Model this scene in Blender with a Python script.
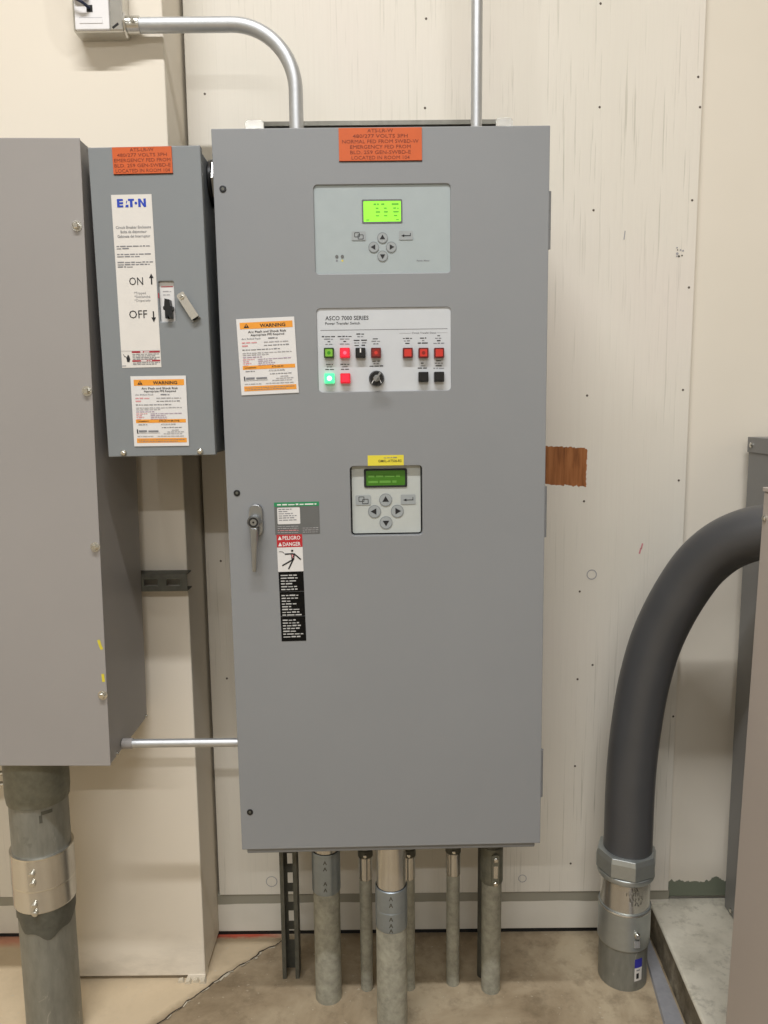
import bpy, bmesh, math, random
from mathutils import Vector, Matrix, Euler

for o in list(bpy.data.objects):
    bpy.data.objects.remove(o)
scene = bpy.context.scene
COL = scene.collection
rnd = random.Random(7)

# ------------------------------------------------------------------ camera, world, lights, exposure
FPX = 769.0                                   # focal length in pixels for the 768 x 1024 frame
cam_d = bpy.data.cameras.new('camera')
cam_d.sensor_fit = 'VERTICAL'
cam_d.sensor_height = 32.0
cam_d.sensor_width = 24.0
cam_d.lens = 32.0 * FPX / 1024.0
cam_d.clip_start = 0.02
cam_o = bpy.data.objects.new('camera', cam_d)
COL.objects.link(cam_o)
cam_o.matrix_world = (Matrix.Translation((0.0, -1.875, 1.385))
                      @ Matrix.Rotation(math.radians(90.0 - 7.699), 4, 'X')
                      @ Matrix.Rotation(math.radians(-0.564), 4, 'Z'))
scene.camera = cam_o

world = bpy.data.worlds.new('world')
scene.world = world
world.use_nodes = True
bg = world.node_tree.nodes['Background']
bg.inputs[0].default_value = (0.9, 0.93, 1.0, 1)
bg.inputs[1].default_value = 0.05

def strip_light(name, x, y, z, lx, ly, power, col):
    d = bpy.data.lights.new(name, 'AREA')
    d.shape = 'RECTANGLE'
    d.size, d.size_y = lx, ly
    d.energy = power
    d.color = col
    o = bpy.data.objects.new(name, d)
    o.location = (x, y, z)
    COL.objects.link(o)
    return o
FLUO = (0.975, 0.985, 1.0)
strip_light('fluorescent_strip', -0.40, -2.20, 4.40, 2.44, 0.09, 148, FLUO)
strip_light('fluorescent_strip', -0.30, -3.60, 2.90, 2.44, 0.09, 69, FLUO)

vs = scene.view_settings
vs.view_transform = 'Standard'
vs.look = 'None'
vs.exposure = 0.0
vs.gamma = 1.0
vs.use_curve_mapping = False

# ------------------------------------------------------------------ materials
def lin(c):
    c = c / 255.0
    return c / 12.92 if c <= 0.04045 else ((c + 0.055) / 1.055) ** 2.4
def S(r, g, b):
    return (lin(r), lin(g), lin(b), 1.0)

class NT:
    def __init__(self, name, rough=0.5, metal=0.0, spec=0.5):
        self.m = bpy.data.materials.new(name)
        self.m.use_nodes = True
        self.t = self.m.node_tree
        self.b = self.t.nodes['Principled BSDF']
        self.b.inputs['Roughness'].default_value = rough
        self.b.inputs['Metallic'].default_value = metal
        self.b.inputs['Specular IOR Level'].default_value = spec
        self._co = None
    def n(self, typ, **kw):
        nd = self.t.nodes.new(typ)
        for k, v in kw.items():
            setattr(nd, k, v)
        return nd
    def ln(self, a, b):
        self.t.links.new(a, b)
    @property
    def co(self):
        if self._co is None:
            self._co = self.n('ShaderNodeTexCoord').outputs['Object']
        return self._co
    def noise(self, scale=(1, 1, 1), s=5.0, detail=3.0, rough=0.5, dist=0.0):
        mp = self.n('ShaderNodeMapping')
        mp.inputs['Scale'].default_value = scale
        self.ln(self.co, mp.inputs['Vector'])
        nz = self.n('ShaderNodeTexNoise')
        nz.inputs['Scale'].default_value = s
        nz.inputs['Detail'].default_value = detail
        nz.inputs['Roughness'].default_value = rough
        nz.inputs['Distortion'].default_value = dist
        self.ln(mp.outputs[0], nz.inputs['Vector'])
        return nz.outputs['Fac']
    def ramp(self, fac, stops):
        r = self.n('ShaderNodeValToRGB')
        e = r.color_ramp.elements
        while len(e) < len(stops):
            e.new(0.5)
        for i, (p, c) in enumerate(stops):
            e[i].position = p
            e[i].color = c if len(c) == 4 else (*c, 1)
        self.ln(fac, r.inputs[0])
        return r.outputs[0]
    def mix(self, fac, a, b, mode='MIX'):
        m = self.n('ShaderNodeMix', data_type='RGBA', blend_type=mode)
        for v, i in ((fac, 0), (a, 6), (b, 7)):
            if hasattr(v, 'is_linked'):
                self.ln(v, m.inputs[i])
            else:
                m.inputs[i].default_value = v
        return m.outputs[2]
    def math(self, op, a, b=None, c=None):
        m = self.n('ShaderNodeMath', operation=op)
        for i, v in enumerate((a, b, c)):
            if v is None:
                continue
            if hasattr(v, 'is_linked'):
                self.ln(v, m.inputs[i])
            else:
                m.inputs[i].default_value = v
        return m.outputs[0]
    def mapr(self, v, a, b, c=0.0, d=1.0):
        m = self.n('ShaderNodeMapRange')
        self.ln(v, m.inputs[0])
        for i, x in enumerate((a, b, c, d)):
            m.inputs[i + 1].default_value = x
        return m.outputs[0]
    def xyz(self):
        s = self.n('ShaderNodeSeparateXYZ')
        self.ln(self.co, s.inputs[0])
        return s.outputs
    def color(self, c):
        if hasattr(c, 'is_linked'):
            self.ln(c, self.b.inputs['Base Color'])
        else:
            self.b.inputs['Base Color'].default_value = c
    def rough(self, r):
        self.ln(r, self.b.inputs['Roughness'])
    def bump(self, h, strength=0.3, dist=0.002):
        bp = self.n('ShaderNodeBump')
        bp.inputs['Strength'].default_value = strength
        bp.inputs['Distance'].default_value = dist
        self.ln(h, bp.inputs['Height'])
        self.ln(bp.outputs[0], self.b.inputs['Normal'])
    def emit(self, c, s):
        self.b.inputs['Emission Color'].default_value = c
        self.b.inputs['Emission Strength'].default_value = s

M = {}
def plain(key, c, rough=0.5, metal=0.0, spec=0.4, var=0.06, vs_=40.0):
    k = NT(key, rough, metal, spec)
    f = k.noise(s=vs_, detail=3)
    a = tuple(x * (1 - var) for x in c[:3]) + (1,)
    b = tuple(min(1, x * (1 + var)) for x in c[:3]) + (1,)
    k.color(k.ramp(f, [(0.3, a), (0.7, b)]))
    M[key] = k.m
    return k

def enamel(key, c, rough=0.42):
    k = NT(key, rough, 0.0, 0.35)
    f = k.noise(s=2.2, detail=4)
    g = k.noise(s=180, detail=2)
    base = k.ramp(f, [(0.3, tuple(x * 0.96 for x in c[:3])), (0.7, tuple(x * 1.03 for x in c[:3]))])
    sc = k.noise(scale=(1, 1, 0.6), s=9, detail=6, rough=0.7)
    scm = k.ramp(sc, [(0.68, (0, 0, 0)), (0.76, (1, 1, 1))])
    sm = k.math('MULTIPLY', scm, 0.10)
    k.color(k.mix(sm, base, tuple(x * 1.25 for x in c[:3]) + (1,)))
    k.bump(g, 0.06, 0.0004)
    M[key] = k.m

enamel('grey_enamel', S(134, 136, 138))
enamel('breaker_enamel', S(126, 130, 132))
enamel('wireway_enamel', S(150, 146, 143))
enamel('right_enamel', S(128, 127, 125))
enamel('mauve_enamel', S(178, 168, 160))

# painted plywood: cream paint, vertical grain checks, knots, a bare rectangle where a plate was removed
k = NT('painted_plywood', 0.55, 0, 0.3)
X, Y, Z = k.xyz()
big = k.noise(s=1.6, detail=3)
base = k.ramp(big, [(0.3, S(218, 213, 200)), (0.55, S(224, 218, 206)), (0.75, S(225, 216, 206))])
grain = k.noise(scale=(150, 1, 3.2), s=1.0, detail=4, rough=0.6)
gm = k.ramp(grain, [(0.33, (1, 1, 1)), (0.43, (0, 0, 0))])
msk = k.noise(scale=(3, 1, 1.3), s=1.0, detail=2)
gm2 = k.math('MULTIPLY', gm, k.mapr(msk, 0.34, 0.60))
soft = k.mix(k.math('MULTIPLY', k.mapr(grain, 0.35, 0.7), 0.35), base, S(214, 206, 194))
col = k.mix(k.math('MULTIPLY', gm2, 0.42), soft, S(150, 143, 128))
# knots
vor = k.n('ShaderNodeTexVoronoi')
mp = k.n('ShaderNodeMapping')
mp.inputs['Scale'].default_value = (2.6, 1, 2.1)
k.ln(k.co, mp.inputs[0]); k.ln(mp.outputs[0], vor.inputs['Vector'])
vor.inputs['Scale'].default_value = 1.0
ring = k.math('PINGPONG', k.math('MULTIPLY', vor.outputs['Distance'], 60.0), 1.0)
near = k.mapr(vor.outputs['Distance'], 0.028, 0.018)
kn = k.math('MULTIPLY', k.math('MULTIPLY', ring, near), 0.35)
col = k.mix(kn, col, S(120, 112, 98))
# bare wood rectangle with chipped edges
wob = k.noise(s=120, detail=2)
wx = k.math('ADD', X, k.math('MULTIPLY', k.math('SUBTRACT', wob, 0.5), 0.010))
wz = k.math('ADD', Z, k.math('MULTIPLY', k.math('SUBTRACT', wob, 0.5), 0.012))
wz2 = k.math('ADD', wz, k.math('MULTIPLY', k.math('SUBTRACT', X, 0.44), 0.08))
inx = k.math('MULTIPLY', k.math('GREATER_THAN', wx, 0.34), k.math('LESS_THAN', wx, 0.4945))
inz = k.math('MULTIPLY', k.math('GREATER_THAN', wz2, 1.1935), k.math('LESS_THAN', wz2, 1.2875))
patch = k.math('MULTIPLY', inx, inz)
wood_n = k.noise(scale=(110, 1, 9), s=1.0, detail=4, rough=0.6)
wood = k.ramp(wood_n, [(0.25, S(104, 60, 28)), (0.5, S(154, 97, 55)), (0.75, S(176, 118, 72))])
col = k.mix(patch, col, wood)
k.color(col)
hh = k.math('ADD', k.math('MULTIPLY', gm2, -1.0), k.math('MULTIPLY', patch, -0.8))
k.bump(k.math('ADD', hh, k.math('MULTIPLY', grain, 0.25)), 0.25, 0.0015)
M['painted_plywood'] = k.m

k = NT('drywall_paint', 0.6, 0, 0.3)
f = k.noise(s=2.0, detail=4)
g = k.noise(s=130, detail=2)
X, Y, Z = k.xyz()
c1 = k.ramp(f, [(0.3, S(220, 212, 197)), (0.7, S(225, 217, 203))])
drip = k.noise(scale=(26, 1, 1), s=1.0, detail=5, rough=0.6)
edge = k.math('ADD', 0.103, k.math('MULTIPLY', drip, 0.075))
gr = k.math('LESS_THAN', Z, edge)
k.color(k.mix(k.math('MULTIPLY', gr, k.math('GREATER_THAN', X, 0.7)), c1, S(118, 124, 108)))
k.bump(g, 0.08, 0.0006)
M['drywall_paint'] = k.m

k = NT('base_wall_paint', 0.6, 0, 0.3)
f = k.noise(s=6.0, detail=5)
X, Y, Z = k.xyz()
c1 = k.ramp(f, [(0.3, S(205, 200, 188)), (0.7, S(218, 213, 202))])
wobz = k.math('ADD', Z, k.math('MULTIPLY', k.math('SUBTRACT', f, 0.5), 0.012))
bare = k.math('MULTIPLY', k.math('GREATER_THAN', wobz, 0.093), k.math('LESS_THAN', Z, 0.3))  # grey band under the plywood: unpainted strip plus painted-in shadow of its edge
k.color(k.mix(bare, c1, S(150, 146, 132)))
M['base_wall_paint'] = k.m

k = NT('column_paint', 0.55, 0, 0.35)
f = k.noise(s=1.3, detail=4)
g = k.noise(s=60, detail=3)
dirt = k.noise(scale=(3, 3, 8), s=2.0, detail=6, rough=0.65)
X, Y, Z = k.xyz()
low = k.mapr(Z, 0.16, 0.0)
dm = k.math('MULTIPLY', k.math('MULTIPLY', k.mapr(dirt, 0.45, 0.65), low), 0.35)
k.color(k.mix(dm, k.ramp(f, [(0.3, S(222, 213, 197)), (0.7, S(227, 218, 203))]), S(120, 112, 98)))
k.bump(g, 0.05, 0.0006)
M['column_paint'] = k.m

k = NT('room_paint', 0.7, 0, 0.2)
k.color(k.ramp(k.noise(s=2), [(0.3, S(205, 200, 188)), (0.7, S(213, 208, 196))]))
M['room_paint'] = k.m

# concrete floor: brown grey, blotchy, paler to the left of the crack, red spray-paint line in the corner
k = NT('concrete_floor', 0.62, 0, 0.3)
X, Y, Z = k.xyz()
a = k.noise(s=3.0, detail=7, rough=0.65, dist=0.4)
b = k.noise(s=16.0, detail=6, rough=0.7)
c = k.noise(s=120.0, detail=3)
base = k.ramp(a, [(0.28, S(112, 96, 74)), (0.44, S(150, 133, 108)), (0.60, S(176, 160, 134)), (0.8, S(190, 176, 150))])
col = k.mix(k.math('MULTIPLY', k.mapr(b, 0.50, 0.66), 0.45), base, S(104, 90, 70))
pale = k.math('ADD', k.math('MULTIPLY', k.math('ADD', X, 0.2791), -1.05), k.math('ADD', Y, 0.0234))
pale = k.math('ADD', pale, k.math('MULTIPLY', k.math('SUBTRACT', b, 0.5), 0.08))
col = k.mix(k.math('MULTIPLY', k.mapr(pale, -0.005, 0.03), 0.6), col, S(226, 206, 174))
spk = k.math('MULTIPLY', k.math('GREATER_THAN', k.noise(s=75, detail=2), 0.70), 0.5)
col = k.mix(spk, col, S(190, 180, 160))
ry = k.math('ADD', Y, k.math('MULTIPLY', k.math('SUBTRACT', b, 0.5), 0.03))
rd = k.math('MULTIPLY', k.mapr(ry, -0.015, -0.004), k.math('MULTIPLY', k.mapr(X, -0.26, -0.34), k.math('GREATER_THAN', X, -0.47)))
rd2 = k.math('MULTIPLY', k.mapr(ry, -0.045, -0.02), k.math('LESS_THAN', X, -0.80))
col = k.mix(k.math('MULTIPLY', k.math('MAXIMUM', rd, k.math('MULTIPLY', rd2, 0.5)), 0.8), col, S(214, 66, 40))
k.color(col)
k.bump(k.math('ADD', k.math('MULTIPLY', b, 0.6), k.math('MULTIPLY', c, 0.4)), 0.25, 0.003)
M['concrete_floor'] = k.m

k = NT('pad_concrete', 0.65, 0, 0.3)
a = k.noise(s=5.0, detail=7, rough=0.65)
b = k.noise(s=30.0, detail=5, rough=0.7)
base = k.ramp(a, [(0.3, S(172, 166, 150)), (0.5, S(208, 202, 186)), (0.72, S(220, 214, 198))])
k.color(k.mix(k.math('MULTIPLY', k.mapr(b, 0.52, 0.68), 0.4), base, S(112, 106, 92)))
k.bump(b, 0.3, 0.003)
M['pad_concrete'] = k.m

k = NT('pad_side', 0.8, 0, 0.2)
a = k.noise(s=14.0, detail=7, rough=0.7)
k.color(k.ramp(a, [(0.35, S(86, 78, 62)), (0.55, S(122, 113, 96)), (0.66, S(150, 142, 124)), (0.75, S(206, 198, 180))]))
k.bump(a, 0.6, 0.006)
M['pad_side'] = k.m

def galv(key, c, rough, metal, var=0.18, s=60, spec=0.5, streak=False, scuff=0.0):
    k = NT(key, rough, metal, spec)
    f = k.noise(scale=(1, 1, 0.25) if streak else (1, 1, 1), s=s, detail=5, rough=0.65)
    g = k.noise(s=9, detail=4)
    c1 = k.ramp(f, [(0.3, tuple(x * (1 - var) for x in c[:3])), (0.7, tuple(min(1, x * (1 + var)) for x in c[:3]))])
    out = k.mix(k.math('MULTIPLY', k.mapr(g, 0.5, 0.75), min(0.25, 1.4 * var)), c1, tuple(x * 0.6 for x in c[:3]) + (1,))
    if scuff:
        sc = k.noise(scale=(1, 1, 0.45), s=26, detail=7, rough=0.75, dist=0.8)
        out = k.mix(k.math('MULTIPLY', k.mapr(sc, 0.60, 0.68), scuff), out, S(206, 202, 190))
        dk = k.noise(s=13, detail=6, rough=0.7)
        out = k.mix(k.math('MULTIPLY', k.mapr(dk, 0.60, 0.68), scuff * 0.7), out, S(66, 66, 58))
    k.color(out)
    k.rough(k.mapr(f, 0.2, 0.8, max(0.02, rough - 0.2 * var), rough + 0.3 * var))
    M[key] = k.m
galv('emt_steel', S(196, 198, 200), 0.46, 0.85, 0.05)
galv('nut_zinc', S(176, 180, 178), 0.40, 0.8, 0.05)
galv('bright_zinc', S(206, 204, 198), 0.24, 0.9, 0.03)
galv('blue_zinc', S(158, 168, 176), 0.36, 0.85, 0.06)
galv('rigid_steel', S(136, 136, 128), 0.50, 0.5, 0.16, streak=True, scuff=0.4)
galv('weathered_steel', S(158, 156, 142), 0.62, 0.25, 0.28, s=45, scuff=0.3)
galv('dark_steel', S(96, 96, 88), 0.55, 0.5, 0.22)
galv('strut_steel', S(128, 126, 118), 0.45, 0.7, 0.15)
galv('old_zinc', S(120, 120, 108), 0.5, 0.5, 0.2)
galv('screw_steel', S(214, 212, 204), 0.22, 1.0, 0.03)
galv('chrome', S(160, 163, 166), 0.28, 1.0, 0.03)
galv('flat_bar', S(156, 156, 160), 0.5, 0.3, 0.08)
plain('pvc_grey', S(74, 74, 75), 0.38, 0, 0.45, 0.05, 12)
plain('white_plastic', S(228, 226, 226), 0.4, var=0.02)
plain('label_white', S(213, 211, 209), 0.5, var=0.02)
plain('label_cream', S(212, 208, 202), 0.5, var=0.02)
plain('label_orange', S(226, 150, 50), 0.5, var=0.03)
plain('placard_orange', S(196, 88, 34), 0.45, var=0.04)
plain('engraved_brown', S(118, 46, 20), 0.6)
plain('placard_edge', S(70, 34, 22), 0.6)
plain('label_red', S(178, 38, 44), 0.5, var=0.03)
plain('label_maroon', S(160, 44, 56), 0.5, var=0.03)
plain('label_black', S(8, 8, 8), 0.5, spec=0.15)
plain('label_yellow', S(216, 202, 62), 0.5, var=0.03)
plain('label_green', S(38, 132, 84), 0.5, var=0.03)
plain('label_dark_grey', S(98, 99, 98), 0.5, var=0.03)
plain('ink_black', S(28, 28, 30), 0.6)
plain('ink_grey', S(122, 122, 126), 0.6)
plain('ink_pale', S(162, 160, 162), 0.6)
plain('ink_red', S(206, 140, 144), 0.6)
plain('ink_violet', S(164, 146, 164), 0.6)
plain('ink_soft', S(180, 180, 178), 0.6)
plain('ink_white', S(226, 224, 222), 0.6)
plain('logo_blue', S(30, 62, 168), 0.5)
plain('sticker_blue', S(48, 48, 150), 0.45)
plain('meter_face', S(158, 167, 168), 0.45, var=0.02)
plain('control_face', S(192, 195, 198), 0.42, var=0.015)
plain('controller_face', S(178, 182, 178), 0.45, var=0.02)
plain('key_grey', S(150, 155, 156), 0.5)
plain('key_rim', S(118, 122, 124), 0.5)
plain('black_plastic', S(20, 20, 21), 0.35)
plain('dark_recess', S(30, 30, 30), 0.7)
plain('red_lens', S(196, 54, 44), 0.3)
plain('dark_red_lens', S(130, 36, 30), 0.3)
plain('button_red_body', S(96, 26, 24), 0.4)
plain('button_green_body', S(40, 62, 20), 0.4)
plain('green_lens', S(120, 178, 60), 0.3)
plain('green_centre', S(60, 140, 24), 0.3)
plain('nail_dark', S(88, 78, 68), 0.6)
plain('cable_blue', S(34, 42, 66), 0.4)
plain('crayon_yellow', S(206, 192, 60), 0.7)
plain('crack_dark', S(62, 54, 44), 0.9)
plain('crack_pale', S(196, 186, 166), 0.8)
plain('beige_plastic', S(206, 196, 170), 0.5)
plain('smudge_dark', S(96, 92, 80), 0.7)
def glow(key, c, e, s):
    k = plain(key, c, 0.35)
    k.emit(e, s)
glow('lcd_lime', S(120, 200, 50), S(150, 245, 50), 0.62)
plain('lcd_ink', S(90, 170, 40), 0.4)
glow('lcd_dim', S(60, 110, 24), S(70, 150, 10), 0.05)
plain('lcd_dim_ink', S(96, 150, 60), 0.4)
glow('lit_green', S(100, 220, 160), S(50, 235, 150), 0.75)
glow('lit_green_core', S(200, 255, 230), S(190, 255, 225), 1.6)
glow('lit_red', S(240, 40, 60), S(255, 20, 48), 0.75)
glow('lit_red_core', S(255, 90, 110), S(255, 80, 105), 0.85)
glow('lit_red_body', S(190, 30, 50), S(255, 20, 50), 0.25)

# ------------------------------------------------------------------ mesh builder
_fontcache = {}
def text_geo(s, offset=0.0):
    key = (s, offset)
    if key not in _fontcache:
        cu = bpy.data.curves.new('t', 'FONT')
        cu.body = s
        cu.size = 1.0
        cu.resolution_u = 2
        cu.offset = offset
        ob = bpy.data.objects.new('t', cu)
        COL.objects.link(ob)
        dg = bpy.context.evaluated_depsgraph_get()
        me = ob.evaluated_get(dg).to_mesh()
        v = [(p.co.x, p.co.y) for p in me.vertices]
        f = [tuple(p.vertices) for p in me.polygons]
        ob.evaluated_get(dg).to_mesh_clear()
        bpy.data.objects.remove(ob)
        bpy.data.curves.remove(cu)
        _fontcache[key] = (v, f)
    return _fontcache[key]
_cap = [None]

def rrect(x0, x1, z0, z1, r, n=4):
    pts = []
    for cx, cz, a0 in ((x1 - r, z1 - r, 0), (x0 + r, z1 - r, 90), (x0 + r, z0 + r, 180), (x1 - r, z0 + r, 270)):
        for i in range(n + 1):
            a = math.radians(a0 + 90.0 * i / n)
            pts.append((cx + r * math.cos(a), cz + r * math.sin(a)))
    return pts

class MB:
    def __init__(self):
        self.v = []; self.f = []; self.mi = []; self.sm = []; self.mats = []
    def m(self, key):
        if key not in self.mats:
            self.mats.append(key)
        return self.mats.index(key)
    def add(self, verts, faces, mat, smooth=False):
        b = len(self.v)
        self.v += [tuple(p) for p in verts]
        i = self.m(mat)
        for f in faces:
            self.f.append(tuple(b + q for q in f)); self.mi.append(i); self.sm.append(smooth)
        return self
    def box(self, x0, x1, y0, y1, z0, z1, mat):
        v = [(x0, y0, z0), (x1, y0, z0), (x1, y1, z0), (x0, y1, z0), (x0, y0, z1), (x1, y0, z1), (x1, y1, z1), (x0, y1, z1)]
        return self.add(v, [(0, 3, 2, 1), (4, 5, 6, 7), (0, 1, 5, 4), (1, 2, 6, 5), (2, 3, 7, 6), (3, 0, 4, 7)], mat)
    def prism(self, pts, y0, y1, mat, side=None):
        """polygon in (x,z), from front y0 to back y1"""
        n = len(pts)
        self.add([(x, y0, z) for x, z in pts], [tuple(range(n))], mat)
        self.add([(x, y1, z) for x, z in pts], [tuple(reversed(range(n)))], mat)
        sd = []
        for i in range(n):
            (a, b), (c, d) = pts[i], pts[(i + 1) % n]
            q = len(self.v)
            self.add([(a, y0, b), (a, y1, b), (c, y1, d), (c, y0, d)], [(0, 1, 2, 3)], side or mat)
        return self
    def flat(self, pts, y, mat):
        return self.add([(x, y, z) for x, z in pts], [tuple(range(len(pts)))], mat)
    def rect(self, x0, x1, z0, z1, y, mat):
        return self.flat([(x0, z0), (x1, z0), (x1, z1), (x0, z1)], y, mat)
    def bar(self, x0, z0, x1, z1, w, y, mat):
        d = Vector((x1 - x0, z1 - z0)); d.normalize(); nx, nz = -d.y * w / 2, d.x * w / 2
        return self.flat([(x0 + nx, z0 + nz), (x0 - nx, z0 - nz), (x1 - nx, z1 - nz), (x1 + nx, z1 + nz)], y, mat)
    def disc(self, cx, cz, r, y, mat, n=20):
        return self.flat([(cx + r * math.cos(2 * math.pi * i / n), cz + r * math.sin(2 * math.pi * i / n)) for i in range(n)], y, mat)
    def ring(self, cx, cz, r0, r1, y, mat, n=24):
        v = []
        for i in range(n):
            a = 2 * math.pi * i / n
            v += [(cx + r0 * math.cos(a), y, cz + r0 * math.sin(a)), (cx + r1 * math.cos(a), y, cz + r1 * math.sin(a))]
        return self.add(v, [(2 * i, 2 * i + 1, (2 * i + 3) % (2 * n), (2 * i + 2) % (2 * n)) for i in range(n)], mat)
    def lathe(self, prof, mat, p=(0, 0, 0), axis='Z', n=32, cap=(True, True), flat=False, mats=None, twist=0.0):
        """prof: list of (r, t) along the axis; every step keeps a crisp edge"""
        def pt(r, t, a):
            c, s = r * math.cos(a), r * math.sin(a)
            if axis == 'Z': q = (c, s, t)
            elif axis == 'Y': q = (c, t, s)
            else: q = (t, c, s)
            return (q[0] + p[0], q[1] + p[1], q[2] + p[2])
        an = [2 * math.pi * i / n + twist for i in range(n)]
        for j in range(len(prof) - 1):
            (r0, t0), (r1, t1) = prof[j], prof[j + 1]
            v = [pt(r0, t0, a) for a in an] + [pt(r1, t1, a) for a in an]
            self.add(v, [(i, (i + 1) % n, n + (i + 1) % n, n + i) for i in range(n)], mats[j] if mats else mat, not flat)
        if cap[0] and prof[0][0] > 1e-6:
            self.add([pt(prof[0][0], prof[0][1], a) for a in an], [tuple(range(n))], mats[0] if mats else mat)
        if cap[1] and prof[-1][0] > 1e-6:
            self.add([pt(prof[-1][0], prof[-1][1], a) for a in an], [tuple(reversed(range(n)))], mats[-1] if mats else mat)
        return self
    def tube(self, path, r, mat, n=24, cap=True):
        P = [Vector(q) for q in path]
        rings = []
        T0 = (P[1] - P[0]).normalized()
        N = T0.orthogonal().normalized()
        for i, q in enumerate(P):
            if i == 0: T = T0
            elif i == len(P) - 1: T = (P[-1] - P[-2]).normalized()
            else: T = ((P[i + 1] - q).normalized() + (q - P[i - 1]).normalized()).normalized()
            N = (N - T * N.dot(T)).normalized()
            B = T.cross(N)
            rr = r[i] if isinstance(r, (list, tuple)) else r
            rings.append([q + (N * math.cos(2 * math.pi * k / n) + B * math.sin(2 * math.pi * k / n)) * rr for k in range(n)])
        v = [p for ring in rings for p in ring]
        f = []
        for i in range(len(P) - 1):
            for kk in range(n):
                f.append((i * n + kk, i * n + (kk + 1) % n, (i + 1) * n + (kk + 1) % n, (i + 1) * n + kk))
        self.add(v, f, mat, True)
        if cap:
            self.add(rings[0], [tuple(reversed(range(n)))], mat)
            self.add(rings[-1], [tuple(range(n))], mat)
        return self
    def plate(self, outline, holes, y0, y1, mat):
        bm = bmesh.new()
        for loop in [outline] + holes:
            vv = [bm.verts.new((x, y0, z)) for x, z in loop]
            for i in range(len(vv)):
                bm.edges.new((vv[i], vv[(i + 1) % len(vv)]))
        bmesh.ops.triangle_fill(bm, use_beauty=True, use_dissolve=False, edges=bm.edges[:])
        bm.verts.ensure_lookup_table()
        v = [tuple(q.co) for q in bm.verts]
        f = [tuple(q.index for q in fc.verts) for fc in bm.faces]
        bm.free()
        self.add(v, f, mat)
        self.add([(x, y1, z) for x, _, z in v], [tuple(reversed(q)) for q in f], mat)
        for loop in [outline] + holes:
            for i in range(len(loop)):
                (a, b), (c, d) = loop[i], loop[(i + 1) % len(loop)]
                self.add([(a, y0, b), (c, y0, d), (c, y1, d), (a, y1, b)], [(0, 1, 2, 3)], mat)
        return self
    def text(self, s, x, z, h, y, mat, w=None, align='C', bold=0.0):
        """cap height h, baseline z; x is centre or left; w forces the line's width"""
        if _cap[0] is None:
            v, _ = text_geo('H'); _cap[0] = max(q[1] for q in v) - min(q[1] for q in v)
        v, f = text_geo(s, bold)
        if not v: return self
        sc = h / _cap[0]
        xa, xb = min(q[0] for q in v), max(q[0] for q in v)
        sx = w / (xb - xa) if w else sc
        width = (xb - xa) * sx
        x0 = x - width / 2 if align == 'C' else x
        return self.add([(x0 + (a - xa) * sx, y, z + b * sc) for a, b in v], f, mat)
    def greek(self, x0, x1, z, h, y, mat, seed=0):
        """a printed line too fine to read: a row of word-long dashes"""
        r = random.Random(seed)
        x = x0
        while x < x1 - h:
            w = min(r.uniform(1.6, 5.5) * h, x1 - x)
            self.rect(x, x + w, z, z + h * r.uniform(0.62, 1.0), y, mat)
            x += w + 0.75 * h
        return self
    def xform(self, mat4, start=0):
        self.v[start:] = [tuple(mat4 @ Vector(p)) for p in self.v[start:]]
        return self
    def build(self, name, parent=None, bevel=0.0, label=None, seg=2):
        me = bpy.data.meshes.new(name)
        me.from_pydata(self.v, [], self.f)
        for q in self.mats:
            me.materials.append(M[q])
        for p, i, s in zip(me.polygons, self.mi, self.sm):
            p.material_index = i
            p.use_smooth = s
        bm = bmesh.new(); bm.from_mesh(me)
        if bevel > 0:
            bmesh.ops.remove_doubles(bm, verts=bm.verts, dist=1e-5)
        bmesh.ops.recalc_face_normals(bm, faces=bm.faces)
        if bevel > 0:
            es = [e for e in bm.edges if len(e.link_faces) == 2 and e.calc_face_angle(0) > 0.5]
            bmesh.ops.bevel(bm, geom=es, offset=bevel, segments=seg, profile=0.5, affect='EDGES', clamp_overlap=True)
        bm.to_mesh(me); bm.free()
        me.update()
        ob = bpy.data.objects.new(name, me)
        COL.objects.link(ob)
        if parent is not None:
            ob.parent = parent
        if label:
            ob['label'] = label
        if name in ('lettering', 'stamped_mark', 'marker_scribble'):
            ob['kind'] = 'stuff'
        return ob

def thing(name, label, cat, loc=(0, 0, 0), rot=(0, 0, 0), group=None):
    o = bpy.data.objects.new(name, None)
    o.empty_display_size = 0.05
    COL.objects.link(o)
    o.location = loc
    o.rotation_euler = rot
    o['label'] = label; o['category'] = cat
    if group: o['group'] = group
    return o
def tag(o, label, cat, group=None):
    o['label'] = label; o['category'] = cat
    if group: o['group'] = group
    return o
def struct(o, label, cat):
    o['kind'] = 'structure'; o['label'] = label; o['category'] = cat
    return o

def rotz_about(cx, cz, deg):
    """turn in the face plane (x,z) about (cx,cz), counter-clockwise as seen from the front"""
    return (Matrix.Translation((cx, 0, cz)) @ Matrix.Rotation(math.radians(-deg), 4, 'Y') @ Matrix.Translation((-cx, 0, -cz)))

def catmull(pts, n=8):
    P = [Vector(p) for p in pts]
    P = [P[0] * 2 - P[1]] + P + [P[-1] * 2 - P[-2]]
    out = []
    for i in range(1, len(P) - 2):
        for kx in range(n):
            t = kx / n
            a, b, c, d = P[i - 1], P[i], P[i + 1], P[i + 2]
            out.append(0.5 * ((2 * b) + (c - a) * t + (2 * a - 5 * b + 4 * c - d) * t * t + (3 * b - a - 3 * c + d) * t ** 3))
    out.append(P[-2])
    return out

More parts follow.
